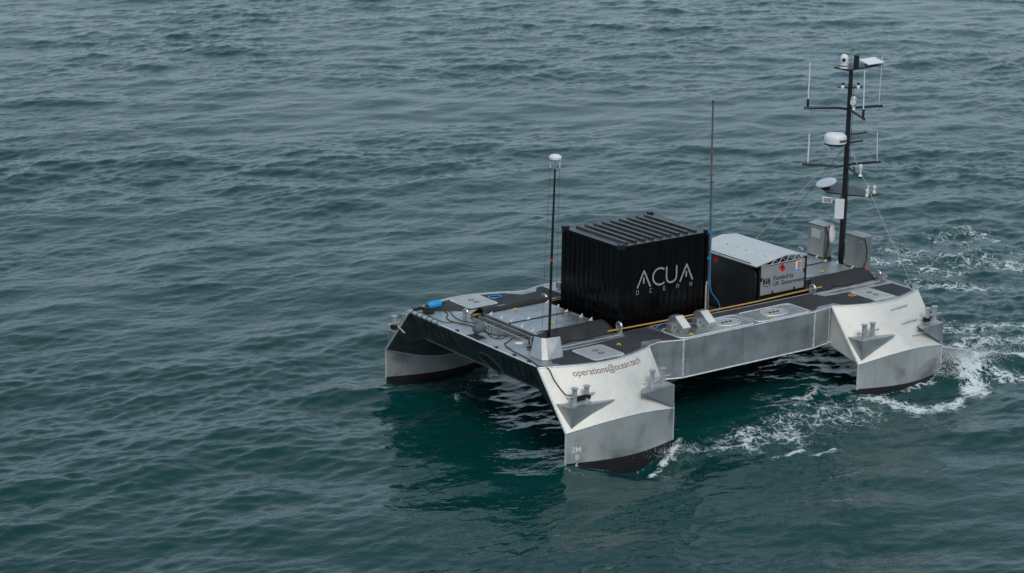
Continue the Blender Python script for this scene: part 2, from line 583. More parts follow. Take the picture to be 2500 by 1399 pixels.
def ribbon(b, pts, wdt, fn):
    """flat stroke of a given width along 2-D points, mapped by fn(a, b) -> 3-D; rounded ends"""
    P = [np.array(p, float) for p in pts]
    Q = []
    for p, q in zip(P[:-1], P[1:]):
        n = max(1, int(np.linalg.norm(q - p) / 0.03))
        Q += [p + (q - p) * i / n for i in range(n)]
    Q.append(P[-1])
    h = wdt / 2
    t0 = (Q[1] - Q[0]) / np.linalg.norm(Q[1] - Q[0]); t1 = (Q[-1] - Q[-2]) / np.linalg.norm(Q[-1] - Q[-2])
    L, R = [], []
    for i, p in enumerate(Q):
        t = Q[min(i + 1, len(Q) - 1)] - Q[max(i - 1, 0)]
        t = t / (np.linalg.norm(t) + 1e-9)
        n = np.array((-t[1], t[0]))
        L.append(p + n * h); R.append(p - n * h)
    L = [Q[0] - t0 * h * 0.7 + (L[0] - Q[0]) * 0.5] + L + [Q[-1] + t1 * h * 0.7 + (L[-1] - Q[-1]) * 0.5]
    R = [Q[0] - t0 * h * 0.7 + (R[0] - Q[0]) * 0.5] + R + [Q[-1] + t1 * h * 0.7 + (R[-1] - Q[-1]) * 0.5]
    b.grid([[fn(*p) for p in L], [fn(*p) for p in R]])

def smooth_path(pts, n=6):
    """Catmull-Rom through points"""
    P = [np.array(p, float) for p in pts]
    P = [2 * P[0] - P[1]] + P + [2 * P[-1] - P[-2]]
    o = []
    for i in range(1, len(P) - 2):
        for k in range(n):
            t = k / n
            o.append(0.5 * (2 * P[i] + (P[i + 1] - P[i - 1]) * t + (2 * P[i - 1] - 5 * P[i] + 4 * P[i + 1] - P[i + 2]) * t * t
                            + (3 * P[i] - P[i - 1] - 3 * P[i + 1] + P[i + 2]) * t ** 3))
    o.append(P[-2])
    return o

# ------------------------------------------------------------------ palette
ALUW = mat('aluminium_leg_wall', (0.54, 0.555, 0.555), 0.5, 0.6, var=0.12, vscale=0.9, rvar=0.08, col2=(0.62, 0.63, 0.625), stain=0.7, stain_scale=0.75, runs=0.22, seed=1.7)
ALU = mat('aluminium_plate', (0.53, 0.54, 0.545), 0.42, 0.88, var=0.14, vscale=1.3, rvar=0.09, bump=0.08, bscale=2.2, stain=0.25, runs=0.25)
ALUB = mat('aluminium_bright', (0.72, 0.70, 0.65), 0.55, 0.25, var=0.06, vscale=1.1, rvar=0.1, bump=0.09, bscale=1.8, stain=0.16, stain_scale=1.1, runs=0.14, seed=4.0)
ALUD = mat('aluminium_deck', (0.47, 0.48, 0.49), 0.42, 0.85, var=0.13, vscale=2.2, rvar=0.12, stain=0.3, stain_scale=1.6, seed=2.0)
WELD = mat('weld_bead', (0.72, 0.73, 0.74), 0.55, 0.6, var=0.25, vscale=22.0, bump=0.9, bscale=60.0)
MATT = mat('non_slip_grey', (0.032, 0.034, 0.039), 0.88, 0.0, var=0.22, vscale=5.0, bump=0.5, bscale=180.0, stain=0.4, stain_scale=1.8)
BLKP = mat('black_bottom_paint', (0.012, 0.011, 0.013), 0.55, var=0.35, vscale=3.0, stretch=(1, 1, 5))
BLK = mat('black_paint', (0.008, 0.008, 0.009), 0.42, var=0.3, vscale=4.0)
BLKM = mat('black_metal', (0.012, 0.012, 0.014), 0.5)
CONT = mat('container_black', (0.0035, 0.0036, 0.004), 0.17, spec=0.22, var=0.2, vscale=3.0, rvar=0.08, stretch=(1, 1, 0.3), bump=0.2, bscale=5.0)
CROOF = mat('container_roof_black', (0.03, 0.031, 0.034), 0.30, var=0.3, vscale=2.5, rvar=0.08)
TARP = mat('black_tarpaulin', (0.016, 0.016, 0.017), 0.6, var=0.25, vscale=6.0, bump=0.5, bscale=14.0)
WHITE = mat('white_plastic', (0.78, 0.79, 0.80), 0.4, var=0.04, vscale=6.0)
ROOFW = mat('pale_sheet_roof', (0.55, 0.575, 0.585), 0.45, 0.1, var=0.06, vscale=2.0)
GREYP = mat('grey_panel', (0.36, 0.37, 0.38), 0.5, 0.3, var=0.08, vscale=3.0)
STEEL = mat('brushed_stainless', (0.58, 0.55, 0.52), 0.34, 0.95, var=0.12, vscale=3.0, rvar=0.06, stretch=(1, 1, 0.2))
GALV = mat('galvanised_post', (0.47, 0.49, 0.505), 0.5, 0.55, var=0.1, vscale=9.0)
DARKA = mat('dull_aluminium', (0.22, 0.23, 0.235), 0.5, 0.6)
DARKPL = mat('dark_and_shaded_plate', (0.055, 0.06, 0.063), 0.34, 0.5, var=0.3, vscale=2.0, rvar=0.1)  # truly dark metal, and aluminium whose shade is put into the colour
ROPE = mat('dark_rope', (0.07, 0.055, 0.045), 0.9, var=0.4, vscale=40.0)
ROPEB = mat('black_rope', (0.012, 0.010, 0.010), 0.9, var=0.4, vscale=40.0)
ROPEW = mat('pale_rope', (0.45, 0.42, 0.38), 0.9, var=0.2, vscale=40.0)
YEL = mat('yellow_webbing', (0.72, 0.50, 0.03), 0.7)
HOSE = mat('amber_hose', (0.50, 0.28, 0.06), 0.4, var=0.12, vscale=8.0)
BLUE = mat('blue_plastic', (0.02, 0.26, 0.62), 0.4, var=0.06, vscale=9.0)
CYAN = mat('cyan_fender', (0.01, 0.30, 0.60), 0.45, var=0.08, vscale=10.0)
GREYF = mat('grey_fender_cover', (0.10, 0.125, 0.145), 0.8, var=0.12, vscale=9.0)
RED = mat('red_sign', (0.62, 0.02, 0.015), 0.45)
ORNG = mat('orange_rope', (0.62, 0.27, 0.03), 0.8, var=0.3, vscale=30.0)
LETTER = mat('silver_lettering', (0.34, 0.34, 0.335), 0.5)
MAROON = mat('maroon_lettering', (0.14, 0.055, 0.032), 0.5)
PRINT = mat('black_print', (0.01, 0.01, 0.01), 0.5)
GHOST = mat('gloss_black_lettering', (0.004, 0.004, 0.004), 0.3)
YPRINT = mat('yellow_print', (0.75, 0.58, 0.02), 0.5)
BPRINT = mat('blue_print', (0.02, 0.16, 0.62), 0.5)
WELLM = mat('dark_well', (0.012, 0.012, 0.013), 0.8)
RUBBER = mat('brown_gasket', (0.022, 0.013, 0.009), 0.7)

# ------------------------------------------------------------------ the vessel
ZD = 2.10
VES = thing('catamaran_vessel', 'bare aluminium catamaran workboat on four flared legs with a tall black mast', 'boat', (6.4, 0, 0))

def lobe(s, a0, a1):
    return a0 + (a1 - a0) * s + 0.44 * math.sin(math.pi * s)
def strut_geom(x0, x1, a0, a1):
    L = x1 - x0
    def deck(s): return np.array((x0 + L * s, -lobe(s, a0, a1), ZD))
    def knuck(s, o=1):
        return np.array((x0 + L * s, -(3.95 + o * 0.31 * math.sin(math.pi * s)), 0.78 + 0.22 * math.sin(math.pi * s)))
    def flare(s, t):
        p = deck(s) * (1 - t) + knuck(s) * t
        p[2] -= 0.05 * math.sin(math.pi * t)          # plates sag a little inward
        return p
    return deck, knuck, flare
NS = 25
def mk(b, far):
    return b.mirror() if far else b

def build_strut(x0, x1, a0, a1, far, bow, zp):
    deck, knuck, flare = strut_geom(x0, x1, a0, a1)
    S = [i / (NS - 1) for i in range(NS)]
    b = MB()
    b.grid([[flare(s, t) for s in S] for t in [k / 8 for k in range(9)]])
    # inner face: from the inner knuckle up to the underside of the deck beam
    def top_in(s):
        x = x0 + (x1 - x0) * s
        if bow:
            return np.array((max(x, 0.3), -2.48, 1.4 - 0.27 * s))
        return np.array((x, -2.48, 1.11 + 0.02 * s))
    def kin(s):
        q = knuck(s, -1)
        q[2] = 0.78 - 0.36 * math.sin(math.pi * min(s, 0.55) / 1.1)
        return q
    bi = MB()
    bi.grid([[kin(s) * (1 - t) + top_in(s) * t for s in S] for t in (0, .25, .5, .75, 1)])
    if bow:
        bi.sheet([deck(0), (0.3, -2.48, 1.4), knuck(0)])
    else:
        b.sheet([deck(0), (x0, -2.48, 1.11), knuck(0)])
    b.add([deck(1), knuck(1), kin(1), top_in(1)], [(0, 1, 2, 3)])
    o = mk(b, far).build('leg', ALUB, VES, smooth=True)
    mk(bi, far).build('under_plate', DARKPL, o, smooth=True)  # same aluminium as the leg; shade under the flare put into its colour
    # lower wall: lens in plan, silver above, black paint below
    def ring(z):
        return ([np.array((*knuck(s)[:2], z)) for s in S], [np.array((*kin(s)[:2], z)) for s in S])
    w_ = MB()
    zpl = lambda s: zp[0] + (zp[1] - zp[0]) * s
    for o_ in (1, -1):
        up = [knuck(s, 1) if o_ > 0 else kin(s) for s in S]
        lo = [np.array((*knuck(s, o_)[:2], zpl(s))) for s in S]
        w_.grid([up, [a * 0.5 + c * 0.5 for a, c in zip(up, lo)], lo])
    wall = mk(w_, far).build('leg_wall', ALUW, o, smooth=True)
    p_ = MB()
    for o_ in (1, -1):
        up = [np.array((*knuck(s, o_)[:2], zpl(s))) for s in S]
        lo = [np.array((*knuck(s, o_)[:2], -1.3)) for s in S]
        p_.grid([up, lo])
    mk(p_, far).build('painted_band', BLKP, o, smooth=True)
    # bright bars along the leading edge and the weld along the knuckle
    e = MB()
    e.tube([deck(0) + (-0.012, 0, 0), knuck(0) + (-0.012, 0, 0), np.array((x0 - 0.012, -3.95, zp[0] - 0.02))], 0.026, 6)
    mk(e, far).build('edge_bar', WELD, o)
    e = MB()
    e.tube([knuck(s) + (0, -0.004, 0.004) for s in S], 0.016, 5)
    mk(e, far).build('weld_seam', WELD, o)
    e = MB()
    e.tube([kin(s) + (0, 0.004, 0.004) for s in S], [0.013 + 0.008 * random.random() for s in S], 5)
    mk(e, far).build('weld_seam', WELD, o)
    e = MB()
    e.tube([deck(s) + (0, -0.006, -0.002) for s in S], 0.018, 5)
    mk(e, far).build('deck_edge_bead', WELD, o)
    e = MB()
    e.tube([knuck(1) + (0.004, 0, 0.1), np.array((x1 + 0.004, -3.95, zp[1]))], 0.014, 5)
    mk(e, far).build('edge_bar', WELD, o)
    return o, deck, knuck, flare

bow_n = build_strut(0.0, 3.3, 2.80, 2.95, False, True, (0.02, -0.03))
bow_f = build_strut(0.0, 3.3, 2.80, 2.95, True, True, (0.02, -0.03))
aft_n = build_strut(9.6, 12.75, 2.86, 2.95, False, False, (0.10, 0.04))
aft_f = build_strut(9.6, 12.75, 2.86, 2.95, True, False, (0.10, 0.04))
tag(bow_n[0], 'leg with a web address lettered on its flared plate')

# ledges for the mooring bitts
def ledge(poly, z, drop, strut, far=False, apex=1):
    n = len(poly)
    ap = (poly[apex][0], poly[apex][1] - 0.015, z - drop)
    b = MB().add([(x, y, z) for x, y in poly] + [ap], [tuple(range(n))] + [(i, (i + 1) % n, n) for i in range(n)])
    return mk(b, far).build('ledge', ALU, strut)
LF = [(0.06, -3.40), (0.15, -3.93), (1.44, -3.97), (1.40, -3.78)]
LA = [(2.16, -4.10), (3.28, -3.97), (3.28, -3.25), (2.4, -3.80)]
ledge(LF, 1.36, 0.5, bow_n[0]); ledge(LA, 1.40, 0.58, bow_n[0])
ledge([(0.0, -3.40), (-0.02, -3.82), (1.3, -3.92), (1.3, -3.75)], 1.36, 0.42, bow_f[0], True); ledge(LA, 1.40, 0.58, bow_f[0], True)
LF2 = [(9.66, -3.40), (9.70, -3.95), (10.85, -4.02), (10.8, -3.80)]
LA2 = [(11.75, -4.08), (12.73, -3.97), (12.73, -3.25), (11.9, -3.80)]
ledge(LF2, 1.39, 0.5, aft_n[0]); ledge(LA2, 1.42, 0.60, aft_n[0])
ledge(LF2, 1.39, 0.5, aft_f[0], True); ledge(LA2, 1.42, 0.60, aft_f[0], True)

def bitt(xa, xb, y, z, far=False):
    h = 0.40
    b = MB().box(xa - 0.1, xb + 0.1, y - 0.08, y + 0.08, z, z + 0.014)
    o = mk(b, far).build('mooring_bitt', GALV, VES)
    for x in (xa, xb):
        p = MB().lathe((x, y, z + 0.01), [(0.062, 0), (0.062, h - 0.03), (0.09, h - 0.02), (0.09, h)], 14)
        mk(p, far).build('post', GALV, o, smooth=True)
    c = MB().tube([(xa - 0.22, y - 0.0, z + 0.19), (xb + 0.24, y, z + 0.19)], 0.025, 8)
    mk(c, far).build('crossbar', GALV, o, smooth=True)
    return o
bitt(0.40, 0.76, -3.72, 1.36)
bitt(2.72, 3.06, -3.78, 1.40)
bitt(9.86, 10.16, -3.83, 1.39)
bitt(12.34, 12.62, -3.72, 1.42)
bitt(0.08, 0.44, -3.68, 1.36, True)
bitt(2.72, 3.06, -3.78, 1.40, True)
bitt(12.34, 12.62, -3.72, 1.42, True)

# deck: two walkways, fore deck and after deck round a sunken well
def half_outline():
    P = []
    d0 = strut_geom(0.0, 3.3, 2.80, 2.95)[0]
    P += [tuple(d0(i / 16)[:2]) for i in range(17)]
    P += [(3.42, -2.84), (3.72, -2.80), (4.36, -3.0), (8.85, -3.0), (9.48, -2.84)]
    d1 = strut_geom(9.6, 12.75, 2.86, 2.95)[0]
    P += [tuple(d1(i / 16)[:2]) for i in range(17)]
    return P
HO = half_outline()
dk = MB()
def deck_face(poly):
    dk.sheet([(x, y, ZD) for x, y in poly])
    dk.sheet([(x, -y, ZD) for x, y in poly][::-1])
WX0, WX1, WY = 3.32, 10.12, 1.62
fore = [p for p in HO if p[0] <= 3.3]
midp = [(WX0, HO[16][1])] + [p for p in HO if 3.3 < p[0] < 9.55]
aftp = [p for p in HO if p[0] >= 9.6]
deck_face([(0, 0)] + fore + [(3.3, 0)])
deck_face([(3.3, -WY), (3.3, fore[-1][1])] + [p for p in HO if 3.3 < p[0] < 9.55] + [(9.6, -2.86), (9.6, -WY)])
deck_face([(9.6, -WY), (9.6, -2.86)] + aftp[1:] + [(12.75, 0), (WX1, 0), (WX1, -WY)])
DECK = dk.build('deck', ALUD, VES)
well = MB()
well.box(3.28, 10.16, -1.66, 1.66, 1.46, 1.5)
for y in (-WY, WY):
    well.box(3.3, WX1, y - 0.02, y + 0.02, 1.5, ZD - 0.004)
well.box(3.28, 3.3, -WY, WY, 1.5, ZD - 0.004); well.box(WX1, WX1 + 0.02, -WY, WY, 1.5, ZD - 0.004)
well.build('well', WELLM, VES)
# underside of the beam
ub = MB()
ub.grid([[(0.3, y, 1.4) for y in (-2.48, 0, 2.48)], [(3.3, y, 1.13) for y in (-2.48, 0, 2.48)]])
ub.sheet([(3.3, -2.75, 1.11), (4.36, -3.0, 1.11), (8.85, -3.0, 1.11), (9.6, -2.75, 1.11), (9.6, 2.75, 1.11), (8.85, 3.0, 1.11), (4.36, 3.0, 1.11), (3.3, 2.75, 1.11)])
ub.grid([[(9.6, y, 1.112) for y in (-2.48, 0, 2.48)], [(12.75, y, 1.13) for y in (-2.48, 0, 2.48)]])
ub.build('bottom_plate', DARKPL, VES)  # shade below the beam put into the plate colour
tr = MB().sheet([(12.75, -2.95, ZD), (12.75, 2.95, ZD), (12.75, 2.48, 1.13), (12.75, -2.48, 1.13)])
tr.build('transom', ALU, VES)

# side plates of the beam with heavy weld seams
def side(far):
    pts = [(3.3, -2.90), (3.72, -2.80), (4.36, -3.0), (8.85, -3.0), (9.6, -2.86)]
    for i, (p, q) in enumerate(zip(pts[:-1], pts[1:])):
        n = 14 if i == 2 else 5
        rows = []
        for k in range(6):
            z = ZD - (ZD - 1.11) * k / 5
            row = []
            for j in range(n + 1):
                u = j / n
                x, y = p[0] + (q[0] - p[0]) * u, p[1] + (q[1] - p[1]) * u
                dent = 0.011 * math.sin(3.1 * x + 2 * k) * math.sin(math.pi * u) * math.sin(math.pi * k / 5) if i == 2 else 0
                row.append((x, y + dent, z))
            rows.append(row)
        mk(MB().grid(rows), far).build('side_plate', ALU, VES, smooth=True)
    for (x, y, r) in ((4.36, -3.0, 0.026), (8.85, -3.0, 0.024), (9.5, -2.885, 0.014)):
        e = MB()
        zz = [ZD - i * 0.055 for i in range(19)]
        e.tube([(x + 0.006 * math.sin(i * 1.7), y - 0.006, max(z, 1.11)) for i, z in enumerate(zz)], [r * (0.85 + 0.3 * random.random()) for _ in zz], 6)
        mk(e, far).build('weld_seam', WELD, VES)
    e = MB(); e.tube([(x, y - 0.004, 1.11) for x, y in pts], 0.02, 5); mk(e, far).build('edge_bead', WELD, VES)
    e = MB(); e.tube([(x, y - 0.004, ZD) for x, y in pts], 0.017, 5); mk(e, far).build('edge_bead', WELD, VES)
side(False); side(True)

# bow plate, raked back below, with its cut-out and dark lettering
def bowpt(y, v, off=0.0):
    """v: 0 at the deck, 1 at the lower edge"""
    n = np.array((-0.92, 0, -0.39))
    return np.array((0.3 * v, y, ZD - 0.7 * v)) + n * off
bp_ = MB()
bp_.grid([[bowpt(yy * (2.8 - 0.32 * v), v) for yy in np.linspace(-1, 1, 15)] for v in np.linspace(0, 1, 5)])
BOWP = tag(bp_.build('bow_plate', DARKPL, VES, smooth=True), 'dark raked plate across the bow')  # dim reflection of the water put into the plate's dark colour
e = MB(); e.tube([bowpt(-2.5, 1, 0.004), bowpt(2.5, 1, 0.004)], 0.016, 5); e.build('edge_bead', DARKA, BOWP)
def bow_from_px(px, py):
    q = ray(px, py)
    n = np.array((0.7, 0, 0.3)); p0 = np.array((0, 0, ZD))
    return CAM + q * (((p0 - CAM) @ n) / (q @ n))
rim = [bow_from_px(*p) for p in [(1171, 858), (1192, 867), (1219, 893), (1231, 910), (1220, 915), (1196, 893), (1173, 872)]]
rim = [p + np.array((-0.012, 0, -0.005)) for p in rim]
e = MB(); e.sheet(rim); e.build('thruster_recess', BLKP, BOWP)
e = MB(); e.tube(rim + [rim[0]], 0.006, 5); e.build('recess_rim', DARKA, BOWP)
def logo_glyphs():
    """strokes of the letters A C U A in a box 3.05 wide and 1 high"""
    G = []
    G.append([(0.0, 0.0), (0.36, 1.0), (0.72, 0.0)]); G.append([(0.36, 0.30), (0.36, 0.58)])
    G.append([(1.26 + 0.40 * math.cos(a) * 1.0, 0.5 + 0.5 * math.sin(a)) for a in np.linspace(math.radians(62), math.radians(298), 20)])
    G.append([(1.62, 1.0), (1.62, 0.36)] + [(1.93 - 0.31 * math.cos(a), 0.36 - 0.36 * math.sin(a)) for a in np.linspace(0.15, math.pi - 0.15, 12)] + [(2.24, 0.36), (2.24, 1.0)])
    G.append([(2.38, 0.0), (2.74, 1.0), (3.10, 0.0)]); G.append([(2.74, 0.30), (2.74, 0.58)])
    return G
for y0 in (2.40, -1.08):
    b = MB()
    for g in logo_glyphs():
        ribbon(b, [(x * 0.47, z * 0.5) for x, z in g], 0.045, lambda a, c: bowpt(y0 - a, 0.86 - c / 0.76, 0.006))
    b.build('lettering', GHOST, BOWP)

# pipe lashed along the bow edge
e = MB(); e.tube([(-0.02, y, ZD + 0.035) for y in np.linspace(2.72, 1.35, 8)], 0.055, 8)
BT = e.build('bow_edge_pipe', GALV, VES, smooth=True)
for y in np.linspace(2.6, 1.45, 6):
    e = MB(); e.tube([(-0.02, y - 0.014, ZD + 0.035), (-0.02, y + 0.014, ZD + 0.035)], 0.062, 8); e.build('tie', BLKM, BT)
e = MB(); e.tube([(-0.01, y, ZD + 0.012) for y in np.linspace(1.35, -2.7, 8)], 0.022, 6)
e.build('bow_edge_rail', WELD, VES)
for y in (0.7, -0.2, -1.0, -1.75, -2.35):
    e = MB(); e.box(0.0, 0.09, y - 0.03, y + 0.03, ZD + 0.004, ZD + 0.05); e.build('edge_clip', BLKM, VES)

# non-slip mats
def mats(far):
    d0 = strut_geom(0.0, 3.3, 2.80, 2.95)[0]
    d1 = strut_geom(9.6, 12.75, 2.86, 2.95)[0]
    ins = 0.13
    m1 = [(0.50, -2.70), (0.62, -2.48), (1.25, -2.08), (3.35, -1.98), (3.48, -1.66), (4.22, -1.66), (4.30, -2.0), (4.32, -2.92),
          (4.12, -2.86), (3.9, -2.58), (3.40, -2.52), (3.22, -2.72)]
    m1 += [(d0(s)[0], d0(s)[1] + ins) for s in (0.93, 0.84, 0.74, 0.64, 0.54, 0.44, 0.34, 0.26, 0.19)]
    m2 = [(4.45, -1.66), (8.85, -1.66), (8.85, -1.97), (4.45, -1.97)]
    m3 = [(8.87, -1.66), (9.98, -1.66), (10.1, -2.06), (10.92, -2.12), (10.92, -3.1)]
    m3 += [(d1(s)[0], d1(s)[1] + ins) for s in (0.36, 0.28, 0.2, 0.12)]
    m3 += [(9.85, -2.66), (9.3, -2.66), (9.0, -2.86), (8.87, -2.88)]
    m4 = [(11.76, -2.12), (12.6, -2.12), (12.6, -2.84)] + [(d1(s)[0], d1(s)[1] + ins) for s in (0.9, 0.8, 0.7)]
    for P in (m1, m2, m3, m4):
        b = MB().prism([(x, y, ZD + 0.001) for x, y in P], (0, 0, 0.006))
        mk(b, far).build('non_slip_mat', MATT, VES)
mats(False); mats(True)

def rrect(x0, x1, y0, y1, r, n=4):
    P = []
    for cx, cy, a0 in ((x1 - r, y1 - r, 0), (x0 + r, y1 - r, 90), (x0 + r, y0 + r, 180), (x1 - r, y0 + r, 270)):
        P += [(cx + r * math.cos(math.radians(a0 + 90 * k / n)), cy + r * math.sin(math.radians(a0 + 90 * k / n))) for k in range(n + 1)]
    return P
# flush hatches in the four corners of the deck
def lid(x0, x1, y0, y1, far):
    b = MB().prism([(x, y, ZD + 0.002) for x, y in rrect(x0, x1, y0, y1, 0.11)], (0, 0, 0.014))
    o = mk(b, far).build('deck_hatch', WELD, VES)
    b = MB().prism([(x, y, ZD + 0.016) for x, y in rrect(x0 + 0.055, x1 - 0.055, y0 + 0.055, y1 - 0.055, 0.08)], (0, 0, 0.012))
    mk(b, far).build('lid', mat_lid, o)
    cx, cy = (x0 + x1) / 2, (y0 + y1) / 2
    for k in (-1, 1):
        P = rrect(cx - 0.07, cx + 0.07, cy + k * 0.12 - 0.045, cy + k * 0.12 + 0.045, 0.03)
        b = MB().tube([(x, y, ZD + 0.031) for x, y in P + P[:1]], 0.008, 5)
        mk(b, far).build('pull_ring', BLKM, o)
mat_lid = mat('hatch_lid_alu', (0.50, 0.495, 0.485), 0.55, 0.5, var=0.1, vscale=4.0)
for far in (False, True):
    lid(1.44, 2.40, -3.16, -2.17, far)
    lid(10.95, 11.72, -3.12, -2.15, far)

# bolted access plates with oval manholes on the side decks
def access(x0, x1, ox, far):
    b = MB().prism([(x, y, ZD + 0.003) for x, y in rrect(x0, x1, -2.97, -2.02, 0.2)], (0, 0, 0.012))
    o = mk(b, far).build('access_plate', ALU, VES)
    P = rrect(x0 + 0.03, x1 - 0.03, -2.94, -2.05, 0.18, 5)
    b = MB().tube([(x, y, ZD + 0.016) for x, y in P + P[:1]], 0.018, 5)
    mk(b, far).build('bolt_ring', WELD, o)
    oval = [(ox + 0.36 * math.cos(a), -2.49 + 0.27 * math.sin(a)) for a in np.linspace(0, 2 * math.pi, 24, endpoint=False)]
    b = MB().prism([(x, y, ZD + 0.015) for x, y in oval], (0, 0, 0.018))
    mk(b, far).build('manhole_cover', mat_lid, o)
    b = MB().tube([(x, y, ZD + 0.03) for x, y in [(ox + (p[0] - ox) * 1.1, -2.49 + (p[1] + 2.49) * 1.1) for p in oval + oval[:1]]], 0.016, 5)
    mk(b, far).build('manhole_ring', WELD, o)
    for k in (-1, 0, 1):
        b = MB().box(ox + k * 0.13 - 0.035, ox + k * 0.13 + 0.035, -2.52, -2.47, ZD + 0.033, ZD + 0.05)
        mk(b, far).build('handle', BLKM, o)
for far in (False, True):
    access(4.32, 6.86, 6.22, far)
    access(6.92, 8.80, 7.86, far)

# vent cowls
def vent(x, far):
    prof = [(-2.02, 2.115), (-2.02, 2.40), (-2.12, 2.47), (-2.30, 2.47), (-2.62, 2.25), (-2.62, 2.19), (-2.56, 2.18), (-2.56, 2.115)]
    b = MB().prism([(x, y, z) for y, z in prof], (0.24, 0, 0))
    o = mk(b, far).build('vent_cowl', ALU, VES, bevel=0.006)
    b = MB().obox((x + 0.12, -2.463, 2.366), (0.125, 0, 0), (0, 0.17, 0.117), (0, -0.004, 0.006))
    mk(b, far).build('cover_plate', ALUB, o)
    b = MB().box(x - 0.22, x, -2.42, -2.22, 2.17, 2.33)
    mk(b, far).build('side_box', ALU, o, bevel=0.005)
    b = MB().box(x - 0.16, x - 0.02, -2.40, -2.24, 2.115, 2.17)
    mk(b, far).build('foot', ALU, o)
    b = MB().lathe((x - 0.11, -2.421, 2.24), [(0.022, 0), (0.022, 0.01)], 8, axis=(0, -1, 0))
    mk(b, far).build('screw', BLKM, o)
for far in (False, True):
    vent(4.66, far); vent(5.50, far)

# ground weld strips along the walkways
for far in (False, True):
    for (x0, x1, y, wd) in ((0.9, 3.3, -1.80, 0.05), (0.9, 3.3, -2.02, 0.035), (10.1, 12.6, -1.78, 0.06), (10.3, 12.6, -2.06, 0.04), (4.4, 10.1, -1.635, 0.03)):
        e = MB()
        n = int((x1 - x0) / 0.1)
        L_ = [(x0 + (x1 - x0) * i / n, y - wd / 2 - 0.008 * random.random(), ZD + 0.005) for i in range(n + 1)]
        R_ = [(x0 + (x1 - x0) * i / n, y + wd / 2 + 0.008 * random.random(), ZD + 0.005) for i in range(n + 1)]
        e.grid([L_, R_])
        mk(e, far).build('weld_strip', WELD, VES)

# raised centre hatches fore and aft
def centre_hatch(x0, x1, cl):
    hw = 1.15
    b = MB().box(x0 + 0.02, x1 - 0.02, -hw + 0.02, hw - 0.02, ZD + 0.002, 2.27)
    o = b.build('raised_hatch', ALUD, VES)
    for y0, y1 in ((-hw, -0.02), (0.02, hw)):
        b = MB().box(x0, x1, y0, y1, 2.272, 2.30)
        b.build('hatch_panel', ALUD, o, bevel=0.006)
    b = MB().box(x0 - 0.01, x1 + 0.01, -0.022, 0.022, 2.285, 2.315)
    b.build('hatch_seam', RUBBER, o)
    for x, y in cl:
        b = MB().box(x - 0.05, x + 0.05, y - 0.02, y + 0.02, 2.30, 2.33)
        b.tube([(x - 0.03, y, 2.32), (x + 0.05, y, 2.37)], 0.012, 5)
        b.build('clamp', WELD, o)
    return o
centre_hatch(1.16, 3.12, [(1.22, -0.9), (1.22, -0.45), (1.22, 0.45), (1.22, 0.9), (1.75, 0.0), (1.25, 0.06), (2.95, 0.0), (3.05, -0.9), (3.05, -0.5), (3.05, 0.5), (3.05, 0.95)])
centre_hatch(10.2, 12.34, [(10.35, -0.9), (11.2, 0.0), (12.1, 0.0), (12.27, -0.9), (12.27, -0.3), (12.27, 0.5)])
# lattice tray in front of the forward hatch
t_ = MB(); t_.box(0.86, 0.90, -1.2, 1.2, ZD + 0.002, ZD + 0.10); t_.box(1.06, 1.10, -1.2, 1.2, ZD + 0.002, ZD + 0.14)
TRAY = t_.build('lattice_tray', ALU, VES)
MB().box(0.90, 1.06, -1.2, 1.2, ZD + 0.002, ZD + 0.012).build('tray_floor', RUBBER, TRAY)
ys = np.linspace(-1.15, 1.15, 15)
for i in range(14):
    a, c = (0.91, 1.05) if i % 2 else (1.05, 0.91)
    e = MB().tube([(a, ys[i], ZD + 0.07), (c, ys[i + 1], ZD + 0.07)], 0.010, 5)
    e.build('web', DARKA, TRAY)

# round lifting eyes
def eye(x, y, z0=ZD):
    b = MB()
    ring = [(x, y + 0.095 * math.cos(a), z0 + 0.17 + 0.095 * math.sin(a)) for a in np.linspace(0, 2 * math.pi, 19)]
    b.tube(ring, 0.032, 7, cap=False)
    o = b.build('lifting_eye', ALU, VES, smooth=True)
    MB().box(x - 0.02, x + 0.02, y - 0.1, y + 0.1, z0 + 0.002, z0 + 0.12).build('lug', GALV, o)
    MB().tube([(x - 0.05, y, z0 + 0.17), (x + 0.05, y, z0 + 0.17)], 0.035, 8).build('pin', ALU, o)
for x, y in ((0.84, 1.47), (3.36, 1.48), (3.40, -1.62), (12.5, 1.42), (9.96, -1.74), (12.5, -1.68), (0.84, -1.47)):
    eye(x, y)
# disc and opening on the fore deck
MB().lathe((0.77, -0.96, ZD + 0.003), [(0.11, 0), (0.11, 0.006)], 24).build('white_disc', WHITE, VES)
MB().box(0.06, 0.34, -0.16, 0.30, ZD + 0.003, ZD + 0.008).build('deck_opening', WELLM, VES)

# forward aerial: bracket, pole, antenna
B0 = [(0.33, -2.02), (0.40, -2.40), (0.54, -2.48), (1.0, -2.46)]
T0 = [(0.62, -1.80), (0.66, -2.02), (0.74, -2.10), (1.12, -2.16)]
BRK = None
for i in range(3):
    b = MB().add([(B0[i][0], B0[i][1], ZD + 0.003), (B0[i + 1][0], B0[i + 1][1], ZD + 0.003), (T0[i + 1][0], T0[i + 1][1], ZD + 0.42), (T0[i][0], T0[i][1], ZD + 0.42)], [(0, 1, 2, 3)])
    n_ = np.cross(np.array(b.v[1]) - b.v[0], np.array(b.v[3]) - b.v[0]); n_ = n_ / np.linalg.norm(n_) * 0.012
    b = MB().prism(b.v, n_)
    if BRK is None:
        BRK = b.build('antenna_bracket', ALUD, VES)
    else:
        b.build('flange', ALUB if i == 1 else ALUD, BRK)  # middle face brighter, sides darker: light and shade put into the materials
